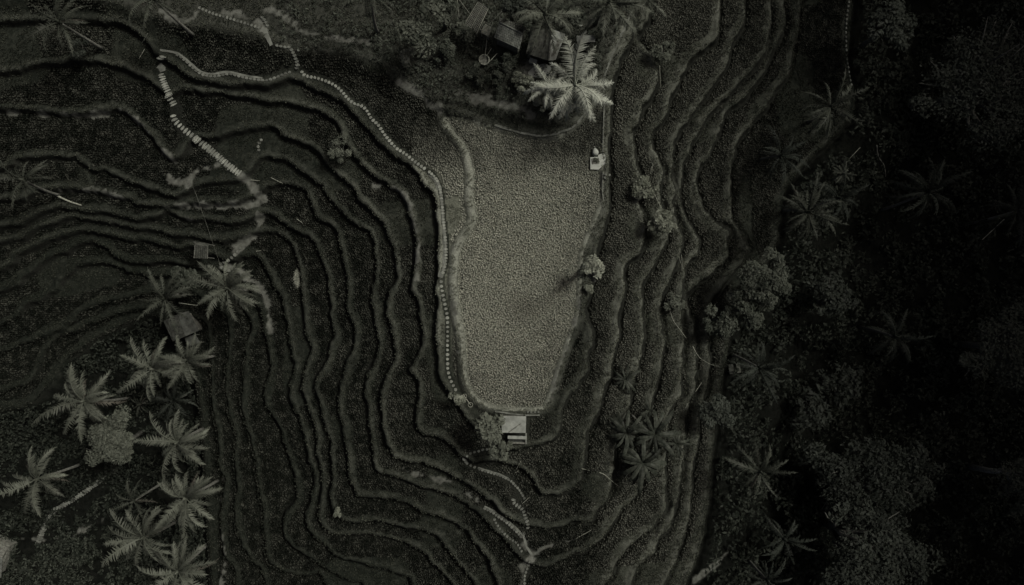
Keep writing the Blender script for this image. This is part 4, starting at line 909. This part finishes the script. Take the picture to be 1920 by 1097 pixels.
mb = MB(); mb.tube([(.65 * math.cos(6.283 * i / 20), .65 * math.sin(6.283 * i / 20), .66) for i in range(21)], .05, 5); mb.build('rim', M['bamboo'], e)
for a_, b2 in (((.1, .3, .6), (.5, 3.0, 1.6)), ((.5, -.4, .5), (1.7, .7, .9)), ((.3, .5, .5), (1.0, 1.4, .9))): mb = MB(); mb.tube([a_, b2], .04, 5); mb.build('pole', M['bamboo'], e)

# small hut below the field
p = at(963, 800); e = empty('field_hut', p); tag(e, 'small hut with flat pale roof at the lower end of the central field', 'hut')
zt = p.z + 2.2
c = rel(e, world([(940, 780), (986.5, 780.5), (985.5, 812.5), (941, 812)], zt)); c[2].z -= .25; c[3].z -= .25
rs = MB(); slope(rs, c, .04); ro = rs.build('roof', M['wood'], e)
for i in range(5):
    s0, s1 = i / 5 + .002, (i + 1) / 5 + .004; mb = MB(); f = lambda s, t: c[0].lerp(c[1], s).lerp(c[3].lerp(c[2], s), t) + Vector((0, 0, .03 + .015 * (i % 2)))
    slope(mb, [f(s0, 0), f(s1, 0), f(s1, 1), f(s0, 1)], .02); mb.build('roof_sheet', M['roof_pale'], ro)
mb = MB(); mb.tube([c[3].lerp(c[2], .3) + Vector((0, .1, .12)), c[0].lerp(c[1], .78) * .55 + c[3].lerp(c[2], .78) * .45 + Vector((0, 0, .14))], .06, 6); mb.build('roof_pole', M['wood'], ro)
z1 = p.z + 1.0
f1 = rel(e, world([(952, 817), (987, 818), (987, 824), (952, 823)], z1)); mb = MB(); slope(mb, f1, .07); mb.build('bench_board', M['roof_pale'], e)
f2 = rel(e, world([(952, 828.5), (988, 830), (988, 833), (952, 831.5)], z1 - .3)); mb = MB(); slope(mb, f2, .08); mb.build('beam', M['wood'], e)
f3 = rel(e, world([(985, 812), (988, 812), (988, 833), (985, 833)], z1 - .15)); mb = MB(); slope(mb, f3, .08); mb.build('beam', M['concrete'], e)
mb = MB(); walls(mb, [f1[0], f1[1], f2[2], f2[3]], z1 - p.z - .75, z1 - p.z - .55, .95); mb.build('floor', M['dark_fabric'], e)
for cc in c: mb = MB(); mb.tube([(cc.x * .93, cc.y * .93, -1.2), (cc.x * .93, cc.y * .93, cc.z - .05)], .07, 6); mb.build('post', M['wood'], e)
wb = MB(); wb.prism([(k_.x * .9, k_.y * .9) for k_ in c], -.9, 1.2); wb.build('wall', M['wood'], e)

# slab with jar on the right dyke
z0 = at(1122, 303).z + .25; mb = MB()
poly = [P(u, v, z0 + .2) for u, v in [(1107, 295), (1121, 294), (1122, 290), (1128, 288.5), (1138, 288), (1138, 306), (1131, 310), (1122, 318), (1107, 317.5)]]
mb.prism(poly, z0 - .6, z0 + .2); tag(mb.build('concrete_slab', M['white_concrete']), 'bright concrete slab on the right dyke of the central field', None, None, 'structure')
p = at(1116, 303); p.z = z0 + .2; e = empty('potted_plant', p); tag(e, 'low dark planter with sparse plant in the middle of the bright slab', 'planter')
mb = MB(); mb.box((0, 0, .06), (.95, .75, .12), .1); mb.build('tray', M['wood'], e)
C = np.array([[.15, .1, .25], [-.2, -.1, .2], [.25, -.15, .2], [-.1, .2, .2]]); V, F4, T = leaf_cloud(C, np.full(4, .2), 90, .10, 9, .5); link('foliage', mesh_np('foliage', V, F4, False, dict(tone=T)), M['leaf_mid'], e)
p = at(1115.5, 287.5); e = empty('water_jar', p); tag(e, 'round white jar with pointed lip standing beside the bright slab', 'jar')
mb = MB(); n = 16; prof = [(.10, -.1), (.30, .02), (.42, .3), (.43, .5), (.36, .72), (.2, .82), (.05, .85)]
for rr, zz in prof:
    for i in range(n): a = 6.283 * i / n; s_ = 1 + (.45 * max(0, math.cos(a - 1.75)) ** 7); mb.v.append((rr * math.cos(a) * s_, rr * math.sin(a) * s_, zz))
for l in range(len(prof) - 1):
    for i in range(n): j = (i + 1) % n; mb.f.append((l * n + i, l * n + j, (l + 1) * n + j, (l + 1) * n + i))
mb.f.append(tuple((len(prof) - 1) * n + i for i in range(n))); mb.build('body', M['white_concrete'], e, True)
mb = MB(); mb.tube([(-.06, .5, .4), (-.1, .72, .5), (-.12, .85, .55)], [.12, .08, .03], 7); mb.build('lip', M['concrete'], e, True)
for i, (u, v) in enumerate(((1135, 328), (1142, 329), (1134, 334))):
    p = at(u, v); o = link('rock', STONES[i], None); o.location = p + Vector((0, 0, .15)); o.scale = (.35, .3, .35); o.rotation_euler = (0, 0, i); tag(o, ['pale rock below the bright slab, upper left of three', 'pale rock below the bright slab, rightmost of three', 'pale rock below the bright slab, lowest of three'][i], 'rock', 'rocks below the slab')

# huts at the gully
p = at(345, 608); e = empty('slanted_hut', p); tag(e, 'hut with long slanted grey roof among the left palms', 'hut')
zr, ze = p.z + 3.4, p.z + 2.3
r1, r2 = rel(e, world([(334, 589), (347, 631)], zr)); e1, e2 = rel(e, world([(353, 583), (373, 620)], ze)); w1, w2 = rel(e, world([(306, 602), (324, 640)], ze))
mb = MB(); walls(mb, [w1, e1, e2, w2], -.3, 2.2, .85); mb.build('wall', M['wood'], e)
rf = MB(); slope(rf, [r1, r2, e2, e1], .05); ro = rf.build('roof', M['dull_roof'], e); shingles([r1, r2, e2, e1], 5, 3, M['dull_roof'], ro, 'roof_sheet', .02)
rf = MB(); slope(rf, [r2, r1, w1, w2], .12); rf.build('dark_slope', M['thatch'], e)
p = at(361, 638); e = empty('lean_to', p); tag(e, 'small grey lean-to roof just below the slanted hut', 'hut')
c = rel(e, world([(346, 633), (366, 627), (376, 643), (352, 649)], p.z + 1.8)); mb = MB(); slope(mb, c, .06); ro = mb.build('roof', M['dull_roof'], e); shingles(c, 3, 2, M['dull_roof'], ro, 'roof_sheet', .02)
for cc in c: mb = MB(); mb.tube([(cc.x * .9, cc.y * .9, -.4), (cc.x * .9, cc.y * .9, cc.z - .06)], .05, 6); mb.build('post', M['wood'], e)
p = at(378, 468); e = empty('thatched_hut', p); tag(e, 'small square hut with dark thatched roof beside the earth track', 'hut')
zr, ze = p.z + 2.6, p.z + 2.0
a1, b1, c1, d1 = rel(e, world([(363, 452), (392, 457), (389, 485), (364, 484)], ze)); r1, r2 = rel(e, world([(366, 459), (390, 462)], zr))
rf = MB(); slope(rf, [r1, r2, c1, d1], .15); slope(rf, [a1, b1, r2, r1], .15); rf.build('roof', M['thatch'], e)
for i in range(7):
    t = i / 6; mb = MB(); mb.tube([r1.lerp(r2, t) + Vector((0, 0, .06)), d1.lerp(c1, t) + Vector((0, 0, .05))], .05, 5); mb.build('thatch_batten', M['wood'] if i in (0, 6) else M['thatch'], e)
for cc in (a1, b1, c1, d1): mb = MB(); mb.tube([(cc.x * .88, cc.y * .88, -.6), (cc.x * .88, cc.y * .88, cc.z)], .06, 6); mb.build('post', M['wood'], e)
p = at(-8, 1030); e = empty('corner_house', p); tag(e, 'corner of a pale roof cut by the left edge near the bottom', 'house')
zt = p.z + 3.0; c = rel(e, world([(-60, 990), (15, 1027), (4, 1046), (-72, 1012)], zt)); mb = MB(); slope(mb, c, .1); ro = mb.build('roof', M['wood'], e)
c2 = rel(e, world([(-72, 1014), (4, 1048), (-10, 1090), (-90, 1060)], zt)); c2[2].z -= 1.2; c2[3].z -= 1.2; mb = MB(); slope(mb, c2, .1); mb.build('roof', M['shingle'], e)
mb = MB(); walls(mb, [c[0], c[1], c2[2], c2[3]], -.5, 1.7, .85); mb.build('wall', M['wood'], e)
p = at(1372, 689); e = empty('field_shelter', p, .15); tag(e, 'tiny dark wooden shelter at the edge of the right jungle', 'hut')
for sx in (-1, 1): mb = MB(); mb.box((sx * .5, 0, 1.5), (.62, 1.35, .06), ry=sx * .4); mb.build('roof', M['thatch'], e)
for sx, sy in ((-.6, -.5), (.6, -.5), (.6, .5), (-.6, .5)): mb = MB(); mb.tube([(sx, sy, -.4), (sx, sy, 1.4)], .05, 5); mb.build('post', M['wood'], e)

# straw heap
p = at(557, 523); e = empty('straw_heap', p, .1); tag(e, 'pale heap of cut straw lying on a left slope terrace', 'straw heap')
g = np.random.default_rng(5); n = 900
a = g.random(n) * 6.283; q = np.sqrt(g.random(n)); xx = np.cos(a) * q * .52; yy = np.sin(a) * q * 1.35; zz = .42 * (1 - q * q) + .03
an = g.normal(1.4, .6, n); L = g.uniform(.15, .35, n); w = .02
d = np.stack([np.cos(an) * L, np.sin(an) * L, g.normal(0, .06, n)], 1); s = np.stack([-np.sin(an) * w, np.cos(an) * w, np.zeros(n)], 1); c0 = np.stack([xx, yy, zz], 1)
V = np.stack([c0 - d - s, c0 + d - s, c0 + d + s, c0 - d + s], 1).reshape(-1, 3)
link('loose_straw', mesh_np('loose_straw', V, np.arange(4 * n).reshape(-1, 4)), M['straw'], e)['kind'] = 'stuff'
mb = MB(); nr, na = 5, 16
for i in range(nr + 1):
    t = i / nr
    for k in range(na): a_ = 6.283 * k / na; mb.v.append((math.cos(a_) * .5 * t * random.uniform(.9, 1.1), math.sin(a_) * 1.3 * t * random.uniform(.93, 1.07), .40 * (1 - t * t) - .02))
for i in range(nr):
    for k in range(na): k2 = (k + 1) % na; mb.f.append((i * na + k, (i + 1) * na + k, (i + 1) * na + k2, i * na + k2))
mb.build('mound', M['straw'], e, True)

# ring stand beside the path
p = at(877, 750); e = empty('ring_stand', p, math.atan2(-(758 - 742), (882 - 871))); tag(e, 'metal rod joining two rings on the dyke beside the lower end of the path', 'stand')
for sx, rr in ((-.68, .28), (.68, .30)):
    mb = MB(); mb.tube([(sx + rr * math.cos(6.283 * i / 18), rr * math.sin(6.283 * i / 18), .45) for i in range(19)], .035, 5); mb.build('ring', M['bamboo'], e)
    mb = MB(); mb.tube([(sx, 0, -.1), (sx, 0, .5)], .04, 5); mb.build('foot', M['bamboo'], e)
mb = MB(); mb.tube([(-.9, 0, .5), (.7, 0, .5)], .045, 6); mb.build('rod', M['bamboo'], e)

# poles
def pole(label, pts, h0=.25, h1=.25, r=.042, name='bamboo_pole', mat='bamboo', group='bamboo poles left on the terraces'):
    c = spline(pts, 4) if len(pts) > 2 else np.array(pts, float); n = len(c); pp = []
    for i, (u, v) in enumerate(c):
        h = h0 + (h1 - h0) * i / max(1, n - 1); q = at(u, v, h); pp.append(q + Vector((0, 0, h)))
    if len(pp) == 2:                      # a straight pole clears the ground between its ends
        m_ = [pp[0].lerp(pp[1], t) for t in (.25, .5, .75)]; lift = max(0, max(gz(q.x, q.y) + .08 - q.z for q in m_)); pp = [q + Vector((0, 0, lift)) for q in pp]
        pp = [pp[0], pp[0].lerp(pp[1], .5), pp[1]]
    o = pp[0].copy(); mb = MB(); mb.tube([q - o for q in pp], [r * (1 - .4 * i / (len(pp) - 1)) for i in range(len(pp))], 6)
    ob = mb.build(name, M[mat]); ob.location = o; tag(ob, label, 'pole', group); return ob
pole('bamboo pole leaning above the loose bush on the right terraces, right one of two', [(1224, 305), (1222, 328)], 1.2, .1)
pole('bamboo pole leaning above the loose bush on the right terraces, left one of two', [(1222, 312), (1219, 328)], .9, .1)
pole('upright bamboo pole right of the loose bush on the right terraces', [(1234, 341), (1233, 365)], 1.5, .1)
pole('slanted bamboo pole between the two bushes on the right terraces', [(1224, 358), (1240, 390)], .3, 1.2)
pole('pair pole below the leafy bush on the right terraces, left one', [(1273, 481), (1279, 502)], .8, .2)
pole('pair pole below the leafy bush on the right terraces, right one', [(1278, 478), (1280, 502)], 1.0, .2)
pole('long curved bamboo pole hanging over the right terraces, upper half', [(1252, 558), (1260, 595), (1275, 618), (1287, 634)], .8, 1.6)
pole('long curved bamboo pole hanging over the right terraces, lower half', [(1299, 649), (1310, 668), (1330, 682), (1347, 687)], 1.4, 1.2)
pole('short bamboo pole at the edge of the right jungle under the curved one', [(1316, 717), (1305, 735)], .5, .3)
pole('very short stick at the lower right terrace edge', [(1290, 756), (1285, 766)], .3, .3)
pole('curved bamboo pole on the slope left of the banana plants', [(1124, 886), (1135, 891), (1147, 902), (1159, 911)], .8, .3)
pole('short bamboo pole poking from the terrace lip left of the curved slope pole', [(1091, 879), (1099, 881), (1106, 882)], .3, .6)
pole('straight bamboo pole on the lowest terraces right of the stone zigzag', [(1080, 1010), (1109, 994)], .3, .4)
pole('bamboo pole slanting out below the banana plants', [(1181, 881), (1172, 897)], .6, .3)
pole('short bamboo pole beside the terrace edge below the hut', [(976, 864), (967, 881)], .5, .3)
pole('short bamboo pole crossing the stone zigzag', [(979, 945), (992, 933)], .2, .4)
pole('fallen pale banana trunk at the top of the dark banana clump', [(1185, 778), (1205, 798)], .5, .4, .13, 'banana_log', 'palm_trunk', None)
pole('fallen grey banana trunk on the left of the dark banana clump', [(1172, 800), (1188, 812)], .4, .4, .13, 'banana_log', 'palm_trunk', None)
pole('straight bamboo pole below the round-leafed tree at the upper right', [(1237, 122), (1239, 165)], .6, .2)
pole('short stick on the dark slope above the upper stair', [(279, 65), (269, 81)], .5, .2)
pole('short stick left of the top of the upper stair', [(271, 92), (261, 109)], .5, .2)
pole('pale fallen palm stalk on the terraces at the left', [(105, 366), (128, 377), (152, 385)], .25, .25, .16, 'fallen_stalk', 'bamboo', None)
pole('short pale pole beside the foot of the pale stair', [(470, 337), (487, 339)], .4, .4)
pole('thin pole on the terrace right of the stair foot', [(508, 333), (530, 344)], .5, .3)
pole('short pole on the terrace right of the earth track', [(556, 410), (568, 419)], .4, .4)
pole('pale stick in the gully below the earth track', [(480, 471), (489, 470)], .3, .3)
pole('bamboo pole on the rim beside the tiny bright rosette palm', [(1561, 341), (1530, 355)], 1.0, .6)
pole('thin bamboo pole above the tiny bright rosette palm', [(1614, 276), (1582, 310)], 1.2, .8)
pole('bamboo pole on the slope above the broad rim tree', [(1479, 469), (1467, 487)], .8, .5)
pole('long straight pole in the right jungle near the edge', [(1885, 411), (1845, 449)], 5, 4.4, .08)
pole('thin white pole standing behind the yard tree, left one', [(857, -2), (861, 33)], 2.5, 1.5, .035)
pole('thin white pole standing behind the yard tree, right one', [(860, -2), (884, 30)], 2.5, 1.5, .035)
pole('broken branch with fork lying on the right jungle canopy', [(1645, 272), (1648, 292), (1660, 310), (1664, 330)], 4, 3, .10, 'fallen_branch', 'bark', None)
pole('long pole of the left palm grove pointing at the slanted hut', [(334, 568), (370, 573)], 1.2, 1.0, .07)
pole('thin rope stretched from the terrace path to the earth track above the left palms', [(360, 345), (372, 378), (390, 430), (412, 498)], .6, .6, .02, 'rope_line', 'rope', None)
